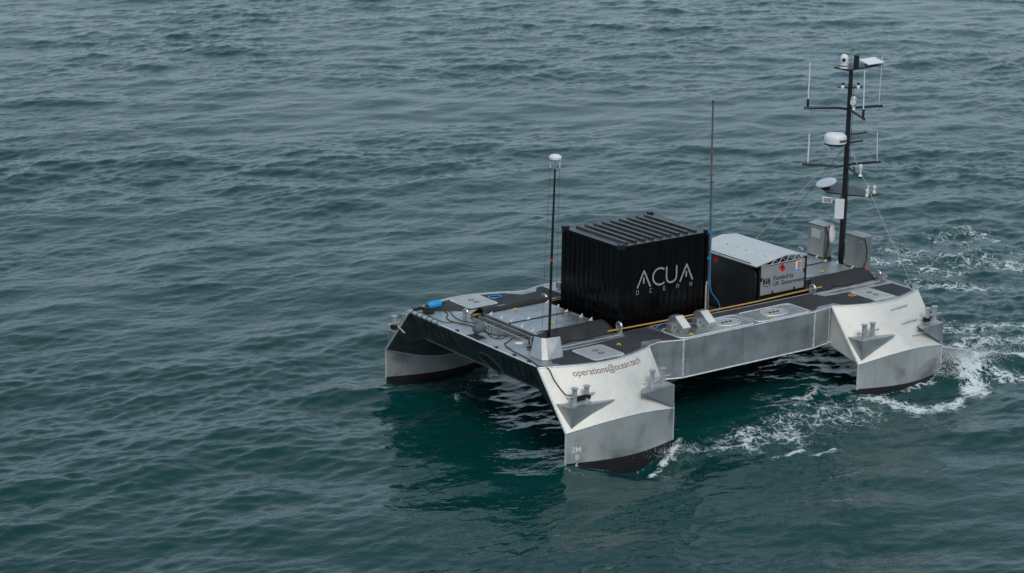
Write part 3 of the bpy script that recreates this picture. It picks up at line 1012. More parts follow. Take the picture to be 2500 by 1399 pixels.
MB().add([(0.33, -2.02, ZD + 0.004), (0.62, -1.80, ZD + 0.42), (1.3, -1.55, ZD + 0.42), (1.3, -1.55, ZD + 0.004)], [(0, 1, 2, 3)]).build('flange', DARKPL, BRK)
ax_, ay_ = 1.2, -1.62
top = on_x(1355, 412, 1.2)
p = MB().tube([(1.2, -1.62, ZD + 0.004), (1.2, -1.66, 4.2), (top[0], top[1], top[2])], [0.036, 0.033, 0.022], 8)
POLE = tag(p.build('antenna_pole', BLK, VES, smooth=True), 'slim black pole topped by a white dome antenna')
MB().tube([top, top + (0, 0, 0.28)], 0.016, 6).build('antenna_stem', GALV, POLE)
MB().lathe(top + np.array((0, 0, 0.22)), [(0.125, 0), (0.15, 0.02), (0.155, 0.07), (0.15, 0.085), (0.09, 0.125), (0.02, 0.135)], 20).build('dome_antenna', WHITE, POLE, smooth=True)
for dx, dy in ((-0.09, 0.07), (0.09, -0.07)):
    MB().tube([top + (dx, dy, 0.02), top + (dx, dy, 0.23)], 0.012, 6).build('hanger', WHITE, POLE)
    MB().tube([(1.2 + dx * 1.6, -1.62 + dy * 1.6, ZD + 0.2), (1.2 + dx * 1.3, -1.64 + dy * 1.3, 4.2), top + (dx, dy, 0.03)], 0.0045, 4).build('stay', BLKM, POLE)
rb = on_x(1347, 635, 1.2)
MB().tube([rb - (0, 0, 0.035), rb + (0, 0, 0.035)], 0.037, 8).build('red_tape', RED, POLE)

# bare pole clamped to the container corner
pb, pm, pt = on_y(1727, 772, -1.42), on_y(1734, 555, -1.42), on_y(1741, 250, -1.42)
p = MB().tube([pb, pm, pt], [0.029, 0.027, 0.022], 8)
POLE2 = tag(p.build('bare_pole', mat('weathered_pole', (0.19, 0.165, 0.13), 0.5, 0.5, var=0.3, vscale=6.0), VES, smooth=True), 'tall bare metal pole rising at the container corner')
MB().lathe(pt, [(0.03, 0), (0.035, 0.02), (0.02, 0.05)], 8).build('pole_tip', BLKM, POLE2)
for k in (4.25, 3.55, 2.9):
    c = pb + (pt - pb) * ((k - pb[2]) / (pt[2] - pb[2]))
    MB().tube([c - (0, 0, 0.03), c + (0, 0, 0.03)], 0.042, 8).build('blue_tie', BLUE, POLE2)
MB().tube([pb + (-0.06, 0.02, 0.05), pb + (-0.07, 0.02, 0.8), pb + (-0.05, 0.02, 0.95)], 0.022, 6).build('lashing', ROPEW, POLE2)
# rungs on the after flare
def rung(s0, s1, t0, t1):
    f = aft_n[3]
    a, c = f(s0, t0), f(s1, t1)
    n = np.array((0, -0.55, 0.6))
    b = MB().tube([a, a + n * 0.07, a * 0.9 + c * 0.1 + n * 0.1, a * 0.1 + c * 0.9 + n * 0.1, c + n * 0.07, c], 0.026, 6)
    b.build('rung', WELD, aft_n[0], smooth=True)
rung(0.50, 0.70, 0.16, 0.16); rung(0.555, 0.755, 0.45, 0.45); rung(0.61, 0.83, 0.73, 0.73)
# rudder blade behind the near after leg
b = MB().prism([(12.80, -3.96, 0.70), (13.95, -3.96, 0.40), (13.95, -3.96, -0.6), (12.80, -3.96, -0.6)], (0, 0.02, 0))
RUD = b.build('rudder', ALU, VES)
MB().tube([(12.78, -3.95, 0.71), (13.97, -3.95, 0.41), (13.97, -3.95, -0.5)], 0.02, 6).build('rim', WELD, RUD)

# lettering on the forward flare
fl = bow_n[3]
def on_flare(x, y, off=0.003):
    s = (0.70 + x) / 3.3
    t = 0.165 - y / 1.72
    e1 = fl(s + 0.01, t) - fl(s - 0.01, t); e2 = fl(s, t + 0.01) - fl(s, t - 0.01)
    n = np.cross(e1, e2); n /= np.linalg.norm(n)
    if n[2] < 0: n = -n
    return fl(s, t) + n * off
vs_, fs_ = flat_text('operations@ocean.tech', 1.0)
wd_ = max(v[0] for v in vs_)
k_ = 2.03 / wd_
place_text('operations@ocean.tech', lambda x, y: on_flare(x * k_, y * k_ * 1.25), 1.0, 'lettering', MAROON, bow_n[0])
# draught marks on the forward leg
def on_wall(x, z, off=0.008):
    p = bow_n[2](x / 3.3)
    return np.array((x, p[1] - off, z))
for txt, z, x in (('2M', 0.29, 0.13), ('8', 0.09, 0.22), ('6', -0.11, 0.22)):
    place_text(txt, lambda a, c: on_wall(x + a, z + c), 0.19, 'draught_mark', WHITE, bow_n[0], bold=0.0015)

# ------------------------------------------------------------------ shipping container
CX0, CX1, CZ0, CZ1 = 3.69, 6.68, 1.52, 4.21
CON = thing('shipping_container', 'black corrugated steel shipping container with silver lettering in the deck well', 'container', (5.18, 0, CZ0))
def corr(u, pitch=0.2, depth=0.036):
    p = (u / pitch) % 1.0
    if p < 0.34: return 0.0
    if p < 0.5: return depth * (p - 0.34) / 0.16
    if p < 0.84: return depth
    return depth * (1 - (p - 0.84) / 0.16)
def corr_pts(a, b, pitch=0.2):
    k = [0, 0.34, 0.5, 0.84]
    o, n = [], int((b - a) / pitch) + 2
    for i in range(n):
        o += [a + (i + q) * pitch for q in k]
    return [u for u in o if u < b] + [b]
zc0, zc1 = CZ0 + 0.16, CZ1 - 0.10
for sgn in (-1, 1):
    xs = corr_pts(CX0 + 0.12, CX1 - 0.12)
    b = MB().grid([[(x, sgn * (1.215 - corr(x - CX0 - 0.12)), z) for x in xs] for z in (zc0, zc1)])
    b.build('side_wall', CONT, CON)
for x, sg in ((CX0, 1), (CX1, -1)):
    ys = corr_pts(-1.22 + 0.12, 1.22 - 0.12)
    b = MB().grid([[(x + sg * (0.005 + corr(y + 1.1)), y, z) for y in ys] for z in (zc0, zc1)])
    b.build('end_wall', CONT, CON)
for x in (CX0, CX1 - 0.12):
    for y in (-1.22, 1.10):
        MB().box(x, x + 0.12, y, y + 0.12, CZ0 + 0.12, CZ1 - 0.10).build('corner_post', CONT, CON, bevel=0.012)
        MB().box(x - 0.008, x + 0.168 if x < 5 else x + 0.128, y - 0.008, y + 0.128, CZ1 - 0.10, CZ1 + 0.03).build('corner_casting', BLK, CON, bevel=0.008)
        MB().box(x - 0.008, x + 0.128, y - 0.008, y + 0.128, CZ0, CZ0 + 0.12).build('corner_casting', BLK, CON, bevel=0.008)
for y in (-1.22, 1.16):
    MB().box(CX0 + 0.12, CX1 - 0.12, y, y + 0.06, CZ1 - 0.10, CZ1 - 0.02).build('roof_rail', CONT, CON)
    MB().box(CX0 + 0.12, CX1 - 0.12, y, y + 0.06, CZ0, zc0).build('floor_rail', CONT, CON)
for x in (CX0, CX1 - 0.06):
    MB().box(x, x + 0.06, -1.10, 1.10, CZ1 - 0.10, CZ1 - 0.02).build('roof_rail', CONT, CON)
    MB().box(x, x + 0.06, -1.10, 1.10, CZ0, zc0).build('floor_rail', CONT, CON)
RF = MB().box(CX0 + 0.06, CX1 - 0.06, -1.16, 1.16, CZ1 - 0.05, CZ1 - 0.022).build('roof', CROOF, CON)
for i in range(9):
    x = CX0 + 0.36 + i * 0.285
    pr = [(x - 0.05, CZ1 - 0.022), (x - 0.042, CZ1 + 0.028), (x + 0.042, CZ1 + 0.028), (x + 0.05, CZ1 - 0.022)]
    MB().prism([(a, -1.03, z) for a, z in pr], (0, 2.06, 0)).build('rib', CROOF, RF)
# logo on the near side
def on_side(x, z):
    return np.array((x, -1.222, z))
def sidepx(zx, zy):
    q = on_y(1540 + zx / 9.99, 640 + zy / 9.99, -1.22)
    return (q[0], q[2])
LG = MB()
W_ = 0.046
arc = lambda cx, cy, rx, ry, a0, a1, n=18: [(cx + rx * math.cos(math.radians(a)), cy - ry * math.sin(math.radians(a))) for a in np.linspace(a0, a1, n)]
def skew(pts, x0, y0, k=-0.165):      # screen baseline rises to the right
    return [(x, y + k * (x - x0)) for x, y in pts]
strokes = [[(160, 630), (325, 210), (473, 585)], [(318, 385), (315, 515)], [(1200, 465), (1365, 45), (1500, 410)], [(1355, 225), (1350, 345)],
           skew(arc(712, 345, 172, 200, 55, 305), 712, 345),
           [(875, 122), (870, 370), (880, 430), (910, 475), (965, 492), (1030, 470), (1085, 420), (1112, 350), (1120, 85)]]
for s_ in strokes:
    ribbon(LG, [sidepx(*p) for p in s_], W_, on_side)
LG.build('logo_lettering', LETTER, CON)
SM = {'O': [[(0, 0), (.5, 0), (.5, 1), (0, 1), (0, 0)]], 'C': [[(.5, 0), (0, 0), (0, 1), (.5, 1)]], 'E': [[(.5, 0), (0, 0), (0, 1), (.5, 1)], [(0, .5), (.45, .5)]],
      'A': [[(0, 0), (0, 1), (.5, 1), (.5, 0)], [(0, .5), (.5, .5)]], 'N': [[(0, 0), (0, 1), (.5, 0), (.5, 1)]]}
sb = MB()
for ch, (cx, cy) in zip('OCEAN', [(160, 745), (490, 690), (818, 635), (1140, 582), (1462, 530)]):
    q = sidepx(cx, cy)
    for st in SM[ch]:
        ribbon(sb, [(q[0] - 0.035 + a * 0.14, q[1] - 0.05 + c * 0.10) for a, c in st], 0.013, on_side)
sb.build('small_lettering', LETTER, CON)

# ------------------------------------------------------------------ equipment enclosure
ENC = thing('equipment_enclosure', 'grey panelled equipment enclosure with a pale sheet roof and warning signs', 'enclosure', (9.25, 0, 1.5))
EX0, EX1, EY = 8.47, 10.14, 1.24
MB().box(EX0, EX1, -EY + 0.02, EY - 0.02, 1.5, 2.98).build('black_frame', BLK, ENC)
fp = [(-EY, 1.55), (-EY, 2.76), (-0.99, 3.05), (EY, 3.05), (EY, 1.55)]
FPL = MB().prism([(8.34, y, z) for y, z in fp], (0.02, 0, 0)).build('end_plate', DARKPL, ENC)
MB().box(8.36, EX0, -1.0, 1.1, 1.55, 2.98).build('packing', BLK, ENC)
SP = MB().prism([(8.49, -EY - 0.004, 2.17), (10.11, -EY - 0.004, 2.17), (10.11, -EY - 0.004, 2.99), (9.93, -EY - 0.004, 2.99), (9.90, -EY - 0.004, 2.955), (8.76, -EY - 0.004, 2.955), (8.72, -EY - 0.004, 3.02), (8.49, -EY - 0.004, 3.02)], (0, 0.022, 0)).build('side_panel', GREYP, ENC)
for x in (EX0 - 0.03, EX1 - 0.03):
    MB().box(x, x + 0.06, -EY - 0.02, -EY + 0.06, 1.5, 3.04).build('frame_post', BLK, ENC)
for x, z in ((8.52, 2.62), (10.10, 2.66)):
    MB().box(x - 0.035, x + 0.035, -EY - 0.03, -EY - 0.005, z - 0.05, z + 0.05).build('latch', BLKM, ENC)
for x in (8.95, 9.75):
    MB().box(x - 0.025, x + 0.025, -EY - 0.022, -EY - 0.005, 2.18, 2.24).build('bolt', BLKM, ENC)
# roof: front slope, nearly flat back
rp = [(8.30, 3.02), (9.38, 3.20), (9.93, 3.15), (9.93, 3.06), (9.90, 3.06), (9.90, 3.12), (9.38, 3.17), (8.30, 2.99)]
ROOF = MB().prism([(x, -EY - 0.03, z) for x, z in rp], (0, 2 * EY + 0.12, 0)).build('roof', ROOFW, ENC)
MB().tube([(8.70, -EY - 0.02, 2.985), (9.92, -EY - 0.02, 3.0)], 0.014, 5).build('truss_chord', GALV, ROOF)
xs = [8.85, 9.0, 9.13, 9.26, 9.39, 9.52, 9.65, 9.78, 9.9]
for i in range(8):
    up = lambda x: 3.02 + (min(x, 9.38) - 8.30) * 0.16 - 0.03
    a = (xs[i], 2.985) if i % 2 == 0 else (xs[i], up(xs[i]))
    c = (xs[i + 1], up(xs[i + 1])) if i % 2 == 0 else (xs[i + 1], 2.985)
    MB().tube([(a[0], -EY - 0.018, a[1]), (c[0], -EY - 0.018, c[1])], 0.011, 5).build('truss_web', GALV, ROOF)
for i in range(6):
    y = -0.9 + i * 0.38
    MB().lathe((8.95 + 0.05 * (i % 2), y, 3.125), [(0.016, 0), (0.016, 0.02)], 8).build('rivet', RED if i % 2 else BLKM, ROOF)
# signs and lettering
def pan(px, py, off=0.0):
    return on_y(px, py, -EY - 0.008 - off)
def diamond(fn, name, parent, c, rx, ry):
    cx, cy = c
    b = MB().sheet([fn(cx, cy - ry), fn(cx + rx, cy + 0.5), fn(cx, cy + ry), fn(cx - rx, cy - 0.5)])
    o = b.build(name, RED, parent)
    fl_ = [(-.16, .25), (-.26, 0), (-.12, -.2), (-.02, -.45), (.1, -.2), (.22, -.05), (.2, .15), (.12, .28)]
    return o, fl_
o, fl_ = diamond(pan, 'flammable_sign', ENC, (1910.5, 653.5), 8.6, 11.2)
MB().sheet([pan(1910.5 + a * 11, 652 + c * 12, 0.004) for a, c in fl_]).build('flame_symbol', PRINT, o)
frp = lambda px, py, off=0.0: on_x(px, py, 8.335 - off)
o, fl_ = diamond(frp, 'flammable_sign', ENC, (1748, 633), 7.2, 10.5)
MB().sheet([frp(1748 + a * 5, 632 + c * 7, 0.004) for a, c in fl_]).build('flame_symbol', PRINT, o)
nb = MB().sheet([pan(1943.0, 637.3), pan(1957.5, 634.0), pan(1956.5, 660.5), pan(1942.2, 664.0)])
NB = nb.build('notice_board', WHITE, ENC)
def nbp(u, v, off=0.004):
    a = np.array((1943.0, 637.3)) * (1 - u) + np.array((1957.5, 634.0)) * u
    c = np.array((1942.2, 664.0)) * (1 - u) + np.array((1956.5, 660.5)) * u
    q = a * (1 - v) + c * v
    return pan(q[0], q[1], off)
for (u0, u1, v0, v1, m_) in ((.3, .97, .02, .13, YPRINT), (.3, .95, .17, .28, RED), (.3, .95, .32, .41, RED), (.3, .95, .45, .54, RED), (.3, .95, .58, .69, RED), (.05, .95, .75, .83, BPRINT), (.05, .95, .87, .97, BPRINT)):
    MB().sheet([nbp(u0, v0), nbp(u1, v0), nbp(u1, v1), nbp(u0, v1)]).build('notice_line', m_, NB)
def text_px(txt, p0, p1, hpx, name, spacing=1.0):
    """a line of text from pixel p0 (baseline start) to p1 (baseline end) on the side panel"""
    A, B_ = pan(*p0, 0.003), pan(*p1, 0.003)
    vs, fs = flat_text(txt, 1.0, spacing, 0.006)
    wd = max(v[0] for v in vs)
    ux = (B_ - A) / wd
    uz = np.array((0, 0, hpx / 86.0 / 0.72))
    MB().add([A + ux * x + uz * y for x, y in vs], fs).build(name, PRINT, ENC)
text_px('Funded by', (1888, 684.5), (1938, 675.5), 10.5, 'lettering')
text_px('UK Government', (1888, 698.5), (1963, 684.5), 10.5, 'lettering')
# coat of arms: shield, crown and two supporters as dark print
em = MB()
def ep(u, v): return pan(1861 + u * 21.5, 694.5 - 3.6 * u + v * -1.0 * 24 + 7.5, 0.003)
em.sheet([ep(*p) for p in [(.40, .62), (.60, .62), (.60, .36), (.5, .22), (.40, .36)]])
em.sheet([ep(*p) for p in [(.42, .70), (.58, .70), (.61, .86), (.55, .80), (.5, .9), (.45, .80), (.39, .86)]])
for m_ in (0, 1):
    f_ = lambda u: 1 - u if m_ else u
    em.sheet([ep(f_(u), v) for u, v in [(.34, .72), (.26, .86), (.14, .82), (.16, .70), (.08, .60), (.14, .46), (.08, .30), (.12, .18), (.20, .22), (.24, .36), (.34, .30), (.36, .40), (.28, .50), (.36, .62)]][::-1 if m_ else 1])
em.sheet([ep(*p) for p in [(.10, .14), (.30, .06), (.5, .10), (.70, .06), (.90, .14), (.86, .06), (.5, .0), (.14, .06)]])
em.build('coat_of_arms', PRINT, ENC)
for z in (2.90, 2.45, 2.0):
    MB().box(CX1, CX1 + 0.10, -1.16, -0.98, z - 0.09, z + 0.09).build('hinge_block', BLK, CON)

# ------------------------------------------------------------------ mast
p = MB().tube([(12.72, 0, ZD + 0.004), (12.72, 0, 4.2), (12.70, 0, 7.72)], [0.085, 0.08, 0.06], 12)
MAST = tag(p.build('mast', BLK, VES, smooth=True), 'tall black mast carrying antennas, lamps and a white radar dome')
def mp(name, b, m_, smooth=False, label=None, bevel=0.0):
    return b.build(name, m_, MAST, smooth=smooth, bevel=bevel)
def P_(px, py, z): return on_z(px, py, z)
# arms: two raking forward and one straight aft at two levels
for zl, nodes in ((6.60, ((2070, 268), (2047, 263.5), (1963, 263), (2153, 258), (2110, 291))), (5.0, ((2068, 407), (2045, 406), (1958, 401), (2149, 395), (2100, 432)))):
    c = np.array((12.71, 0, zl))
    mp('arm', MB().tube([c, P_(*nodes[1], zl), P_(*nodes[2], zl)], 0.036, 8), BLK, True)
    mp('arm', MB().tube([c, c + (0.25, -0.02, 0.03), P_(*nodes[3], zl)], 0.036, 8), BLK, True)
    mp('arm', MB().tube([c, P_(*nodes[4], zl)], 0.036, 8), BLK, True)
def whip(px0, py0, px1, py1, zl, r, socket=False):
    a = P_(px0, py0, zl)
    top_ = on_x(px1, py1, a[0])
    h = top_[2] - zl
    if socket:
        mp('antenna_socket', MB().tube([a, a + (0, 0, 0.24)], 0.035, 8), BLKM)
    mp('whip_antenna', MB().tube([a + (0, 0, 0.05), (a[0], top_[1], a[2] + h)], [r, r * 0.8], 7), WHITE, True)
    mp('antenna_foot', MB().lathe(a, [(0.03, 0), (0.03, 0.06), (0.016, 0.14)], 8), GALV)
whip(1972, 262, 1978, 152, 6.6, 0.022, True)
whip(2145, 259, 2154, 138, 6.6, 0.012)
whip(2107, 288, 2111, 172, 6.6, 0.02, True)
whip(1972, 401, 1976, 327, 5.0, 0.026)
whip(2141, 396, 2142, 322, 5.0, 0.013)
# hanging cable loops
for px, py, zl in ((1985, 265, 6.6), (2108, 292, 6.6), (2151, 258, 6.6), (2050, 407, 5.0), (2148, 396, 5.0)):
    a = P_(px, py, zl)
    mp('cable_loop', MB().tube([a + (0.07 * math.sin(t), 0, -0.06 + 0.07 * math.cos(t)) for t in np.linspace(0, 2 * math.pi, 13)], 0.006, 4), BLKM)
# radar
rc = P_(2040, 348, 5.7)
rc = np.array((12.22, -0.02, 5.70))
mp('radar_bracket', MB().tube([(12.05, 0.22, 5.66), (12.72, 0, 5.66), (13.25, -0.06, 5.66)], 0.028, 6), BLK)
mp('radar_bracket', MB().tube([(12.80, 0.05, 5.86), (13.70, 0.26, 5.80)], 0.024, 6), BLK)
mp('radar_tray', MB().lathe(rc + (0, 0, -0.05), [(0.24, 0), (0.28, 0.05)], 20), BLK)
RAD = mp('radar_dome', MB().lathe(rc, [(0.27, 0), (0.31, 0.02), (0.315, 0.14), (0.30, 0.22), (0.25, 0.27), (0.1, 0.29)], 28), WHITE, True)
def on_radar(x, y):
    ang = math.radians(-113) + x / 0.315
    return rc + np.array((0.322 * math.cos(ang), 0.322 * math.sin(ang), 0.075 + y))
vs, fs = flat_text('SIMRAD', 0.10, 1.0, 0.003)
MB().add([on_radar(x, y) for x, y in vs], fs).build('lettering', PRINT, RAD)
mp('lamp', MB().lathe(rc + (-0.10, 0.12, -0.24), [(0.03, 0), (0.05, 0.03), (0.05, 0.12), (0.03, 0.16)], 10), WHITE, True)
# top platform
tz = 7.70
tp = [P_(2036, 167, tz), P_(2070, 174, tz), P_(2156, 160, tz), P_(2156, 157, tz), P_(2060, 160, tz)]
mp('sensor_platform', MB().prism(tp, (0, 0, 0.04)), BLK)
cb = P_(2060, 166, 7.74)
mp('camera_base', MB().lathe(cb, [(0.125, 0), (0.125, 0.07), (0.11, 0.10)], 18), WHITE, True)
CAMR = mp('camera_turret', MB().lathe(cb + (0, 0, 0.10), [(0.105, 0), (0.115, 0.06), (0.115, 0.17), (0.09, 0.25), (0.04, 0.285)], 18), WHITE, True)
ln = np.array((-0.75, -0.66, 0)) 
MB().lathe(cb + ln * 0.095 + (0, 0, 0.24), [(0.05, 0), (0.05, 0.03)], 12, axis=ln).build('lens', BLKM, CAMR)
MB().lathe(cb + (0, 0, 0.055), [(0.128, 0), (0.128, 0.03)], 18).build('dark_band', BLKM, CAMR)
bx = P_(2090, 168, 7.74)
mp('antenna_box', MB().box(bx[0] - 0.06, bx[0] + 0.06, bx[1] - 0.05, bx[1] + 0.05, 7.74, 8.12), BLKM, bevel=0.01)
MB().tube([bx + (-0.12, 0.1, 0), bx + (-0.12, 0.1, 0.5)], 0.006, 4).build('wire', BLKM, MAST)
dc = P_(2127, 158, 7.78)
DISH = mp('flat_dish', MB().obox(dc + np.array((0, 0, 0.10)), np.array((0.26, -0.05, 0.02)), np.array((0.05, 0.24, 0.03)), (0, 0, 0.018)), WHITE, bevel=0.012)
MB().obox(dc + np.array((0, 0, 0.03)), (0.16, 0, 0), (0, 0.1, 0), (0, 0, 0.05)).build('dish_mount', BLKM, DISH)
# ring of small lamps
mp('lamp_crossbar', MB().tube([P_(2045, 212, 7.2), (12.70, 0, 7.2), P_(2106, 212, 7.2)], 0.022, 6), BLK)
for px in (2057, 2094):
    a = P_(px, 212, 7.2) + np.array((-0.05, -0.06, 0))
    mp('navigation_lamp', MB().lathe(a, [(0.045, -0.05), (0.055, -0.02), (0.055, 0.03), (0.03, 0.06)], 10), WHITE, True)
    mp('lamp_bracket', MB().box(a[0] + 0.02, a[0] + 0.07, a[1] + 0.01, a[1] + 0.06, 7.2, 7.32), BLKM)
mp('mast_band', MB().lathe((12.70, 0, 7.36), [(0.06, 0), (0.06, 0.03)], 12), GALV)
mp('mast_band', MB().lathe((12.70, 0, 7.42), [(0.06, 0), (0.06, 0.03)], 12), GALV)
# search light
sl = P_(2084, 268, 6.63)
mp('searchlight_foot', MB().lathe(sl, [(0.05, 0), (0.03, 0.08), (0.03, 0.12)], 10), WHITE, True)
SL = mp('searchlight', MB().lathe(sl + (-0.02, 0, 0.11), [(0.05, 0), (0.085, 0.05), (0.09, 0.16), (0.085, 0.22), (0.05, 0.27)], 14), GALV, True)
MB().lathe(sl + (-0.10, -0.05, 0.21), [(0.075, 0), (0.08, 0.05), (0.08, 0.12)], 14, axis=(0.85, 0.5, 0.1)).build('lamp_head', WHITE, SL, smooth=True)
# low platform
lz = 4.15
lp = [P_(*q, lz) for q in ((1994, 452), (2017.5, 471), (2063, 477), (2120.6, 482), (2147, 476.5), (2100, 464), (2038.6, 446.5))]
mp('antenna_platform', MB().prism(lp, (0, 0, 0.035)), BLK)
da = P_(2017, 456, 4.19)
mp('satellite_antenna_mount', MB().lathe(da, [(0.12, 0), (0.09, 0.10)], 12), BLKM)
mp('satellite_antenna', MB().lathe(da + (0, 0, 0.09), [(0.24, 0), (0.30, 0.02), (0.30, 0.05), (0.24, 0.075), (0.05, 0.085)], 24, axis=(-0.30, 0.05, 1)), WHITE, True)
hz = on_x(2020, 488, 12.55)
HRN = mp('horn_speaker', MB().obox(hz, (0.10, -0.10, 0), (0.03, 0.03, 0), (0, 0, 0.085)), WHITE, bevel=0.01)
MB().obox(hz + np.array((-0.03, -0.03, 0)), (0.075, -0.075, 0), (0.002, 0.002, 0), (0, 0, 0.06)).build('horn_mouth', GREYP, HRN)
MB().tube([hz + (0.1, 0.06, 0.02), (12.72, 0, hz[2] + 0.04)], 0.02, 6).build('horn_bracket', WHITE, HRN)
bx0 = on_y(2049, 510, -0.05)
bx0 = on_x(2049, 510, 12.52)
mp('white_antenna_box', MB().obox(bx0, (0.10, -0.085, 0), (0.04, 0.045, 0), (0, 0, 0.28)), WHITE, bevel=0.015)
mp('box_hanger', MB().tube([bx0 + (0, 0, 0.26), bx0 + (0.03, 0, 0.38)], 0.012, 5), BLKM)
for px, py, r in ((2116, 474, 0.045), (2119, 466, 0.028), (2134, 466, 0.05)):
    a = P_(px, py + 6, 4.19)
    mp('lamp', MB().lathe(a, [(r, 0), (r, 0.05), (r * 0.5, 0.09), (r * 0.5, 0.12), (r * 0.9, 0.14), (r * 0.9, 0.2), (0.01, 0.23)], 10), WHITE, True)
a = P_(2100, 430, 5.02)
mp('lamp', MB().lathe(a, [(0.06, 0), (0.02, 0.06), (0.02, 0.14), (0.05, 0.18), (0.05, 0.3), (0.01, 0.33)], 10), WHITE, True)
mp('arm_link', MB().tube([P_(2085, 408, 5.0), P_(2087, 420, 4.92)], 0.025, 6), BLK)
mp('mast_cable', MB().tube([(12.80, -0.05, z) for z in np.linspace(2.3, 7.3, 10)], 0.01, 4), BLKM)
# stays
for a, c, m_ in (((12.74, -0.06, 5.55), (12.60, -2.90, ZD + 0.06), ROPEW), ((12.66, 0.05, 5.55), (10.2, 1.62, ZD + 0.2), ROPEW), ((12.72, 0.06, 5.55), (12.60, 2.90, ZD + 0.06), BLKM)):
    mp('stay_wire', MB().tube([a, c], 0.0062, 5), m_)
MB().tube([(12.61, -2.80, 2.25), (12.60, -2.87, 2.14)], 0.03, 6).build('stay_fitting', BLKM, MAST)

# ------------------------------------------------------------------ cabinets either side of the mast
def cabinet(y0, y1, far):
    x0, x1, z0, z1 = 12.34, 12.66, 2.31, 3.22
    b = MB().box(x0 + 0.004, x1, y0, y1, z0, z1)
    o = b.build('steel_cabinet', STEEL, VES, bevel=0.006)
    MB().prism([(x0 - 0.04, y0 - 0.02, z1 + 0.002), (x1 + 0.01, y0 - 0.02, z1 + 0.03), (x1 + 0.01, y1 + 0.02, z1 + 0.03), (x0 - 0.04, y1 + 0.02, z1 + 0.002)], (0, 0, 0.018)).build('cabinet_roof', ALU, o)
    dp = [(x0 - 0.03, z0 + 0.02), (x0 - 0.03, z1 - 0.01), (x0 + 0.03, z1 - 0.01), (x0 + 0.15, z1 - 0.33), (x0 + 0.15, z0 + 0.27), (x0 + 0.03, z0 + 0.02)]
    MB().prism([(x, y0 - 0.012, z) for x, z in dp], (0, y1 - y0 + 0.024, 0)).build('door', STEEL, o)
    for y in (y0 - 0.014, y1 + 0.014):
        MB().tube([(x, y, z) for x, z in dp[1:]] , 0.019, 5).build('gasket', RUBBER, o)
    MB().tube([(x0 - 0.034, y0, z0 + 0.01), (x0 - 0.034, y1, z0 + 0.01)], 0.014, 5).build('gasket', RUBBER, o)
    MB().tube([(x0 - 0.034, y0, z1 - 0.002), (x0 - 0.034, y1, z1 - 0.002)], 0.012, 5).build('gasket', RUBBER, o)
    MB().lathe((x0 - 0.03, y0 + 0.06, z1 - 0.12), [(0.018, 0), (0.018, 0.02)], 8, axis=(-1, 0, 0)).build('lock', GALV, o)
    MB().box(x0, x1, y0, y1, 2.103, 2.31).build('plinth', BLKM if far else ALUD, o)
    return o
cabinet(-1.20, -0.58, False)
C2 = cabinet(0.32, 0.94, True)
MB().box(12.296, 12.308, 0.47, 0.80, 2.86, 3.10).build('window_panel', ROOFW, C2)
wc = np.array((12.60, 0.30, 3.0))
MB().lathe(wc + (0.0, -0.03, -0.27), [(0.05, 0), (0.10, 0.05), (0.115, 0.2), (0.115, 0.4), (0.09, 0.5), (0.03, 0.54)], 14, sq=0.55).build('white_pod', WHITE, C2, smooth=True)
MB().lathe(wc + (0.03, -0.10, 0.17), [(0.02, 0), (0.02, 0.03)], 8, axis=(0, -1, 0)).build('pod_eye', BLKM, C2)

# ------------------------------------------------------------------ loose things on deck
def tarp(x0, x1, far, label, lift=0.0, ragged=0.1):
    rows = []
    n, m_ = 26, 9
    for i in range(n + 1):
        u = i / n
        x = x0 + (x1 - x0) * u
        row = []
        for j in range(m_ + 1):
            v = j / m_
            y = 1.06 + 0.56 * v
            z = 2.315 + 0.06 * math.sin(min(1, v * 2.2) * math.pi * 0.5) * (1 - v) * 2 - 0.21 * max(0, (v - 0.35) / 0.65) ** 1.3
            wr = 0.018 * math.sin(9 * u + 5 * v) * math.sin(math.pi * v) + 0.012 * math.sin(23 * u + 9 * v) * v
            if i in (0, n):
                x_ = x + (0.05 if i == 0 else -0.05) * math.sin(6 * v)
            else:
                x_ = x
            row.append((x_, -(y + wr + 0.03 * math.sin(14 * u) * v), max(z + wr, ZD + 0.012)))
        rows.append(row)
    b = MB().grid(rows)
    o = mk(b, far).build('tarpaulin', TARP, None, smooth=True)
    sm_ = o.modifiers.new('thick', 'SOLIDIFY'); sm_.thickness = 0.006; sm_.offset = 1
    tag(o, label, 'tarpaulin', 'tarpaulins along the centre hatches')
    return o
tarp(1.22, 3.22, False, 'black tarpaulin along the fore hatch, on the side of the thin antenna pole')
tarp(1.10, 3.35, True, 'black arched tarpaulin along the fore hatch, on the side of the blue rope coil')
tarp(10.25, 12.42, False, 'black tarpaulin along the after hatch beside the steel cabinet')

def rope(name, pts, r, m_, label, cat, group=None, n=6, sm=5):
    o = MB().tube(smooth_path(pts, sm), r, n).build(name, m_, None, smooth=True)
    return tag(o, label, cat, group)
# amber hoses along the well
rope('hose', [(3.05, -1.60, 2.19), (4.2, -1.60, 2.17), (5.2, -1.60, 2.16), (6.6, -1.585, 2.165), (8.0, -1.59, 2.165), (9.4, -1.60, 2.20), (10.45, -1.58, 2.20)], 0.021, HOSE, 'long amber hose running past the container and both vent cowls', 'hose')
rope('hose', [(1.0, 1.40, 2.20), (2.4, 1.42, 2.2), (3.6, 1.56, 2.17), (5.5, 1.58, 2.16)], 0.026, HOSE, 'amber hose running out of the arched tarpaulin end', 'hose')
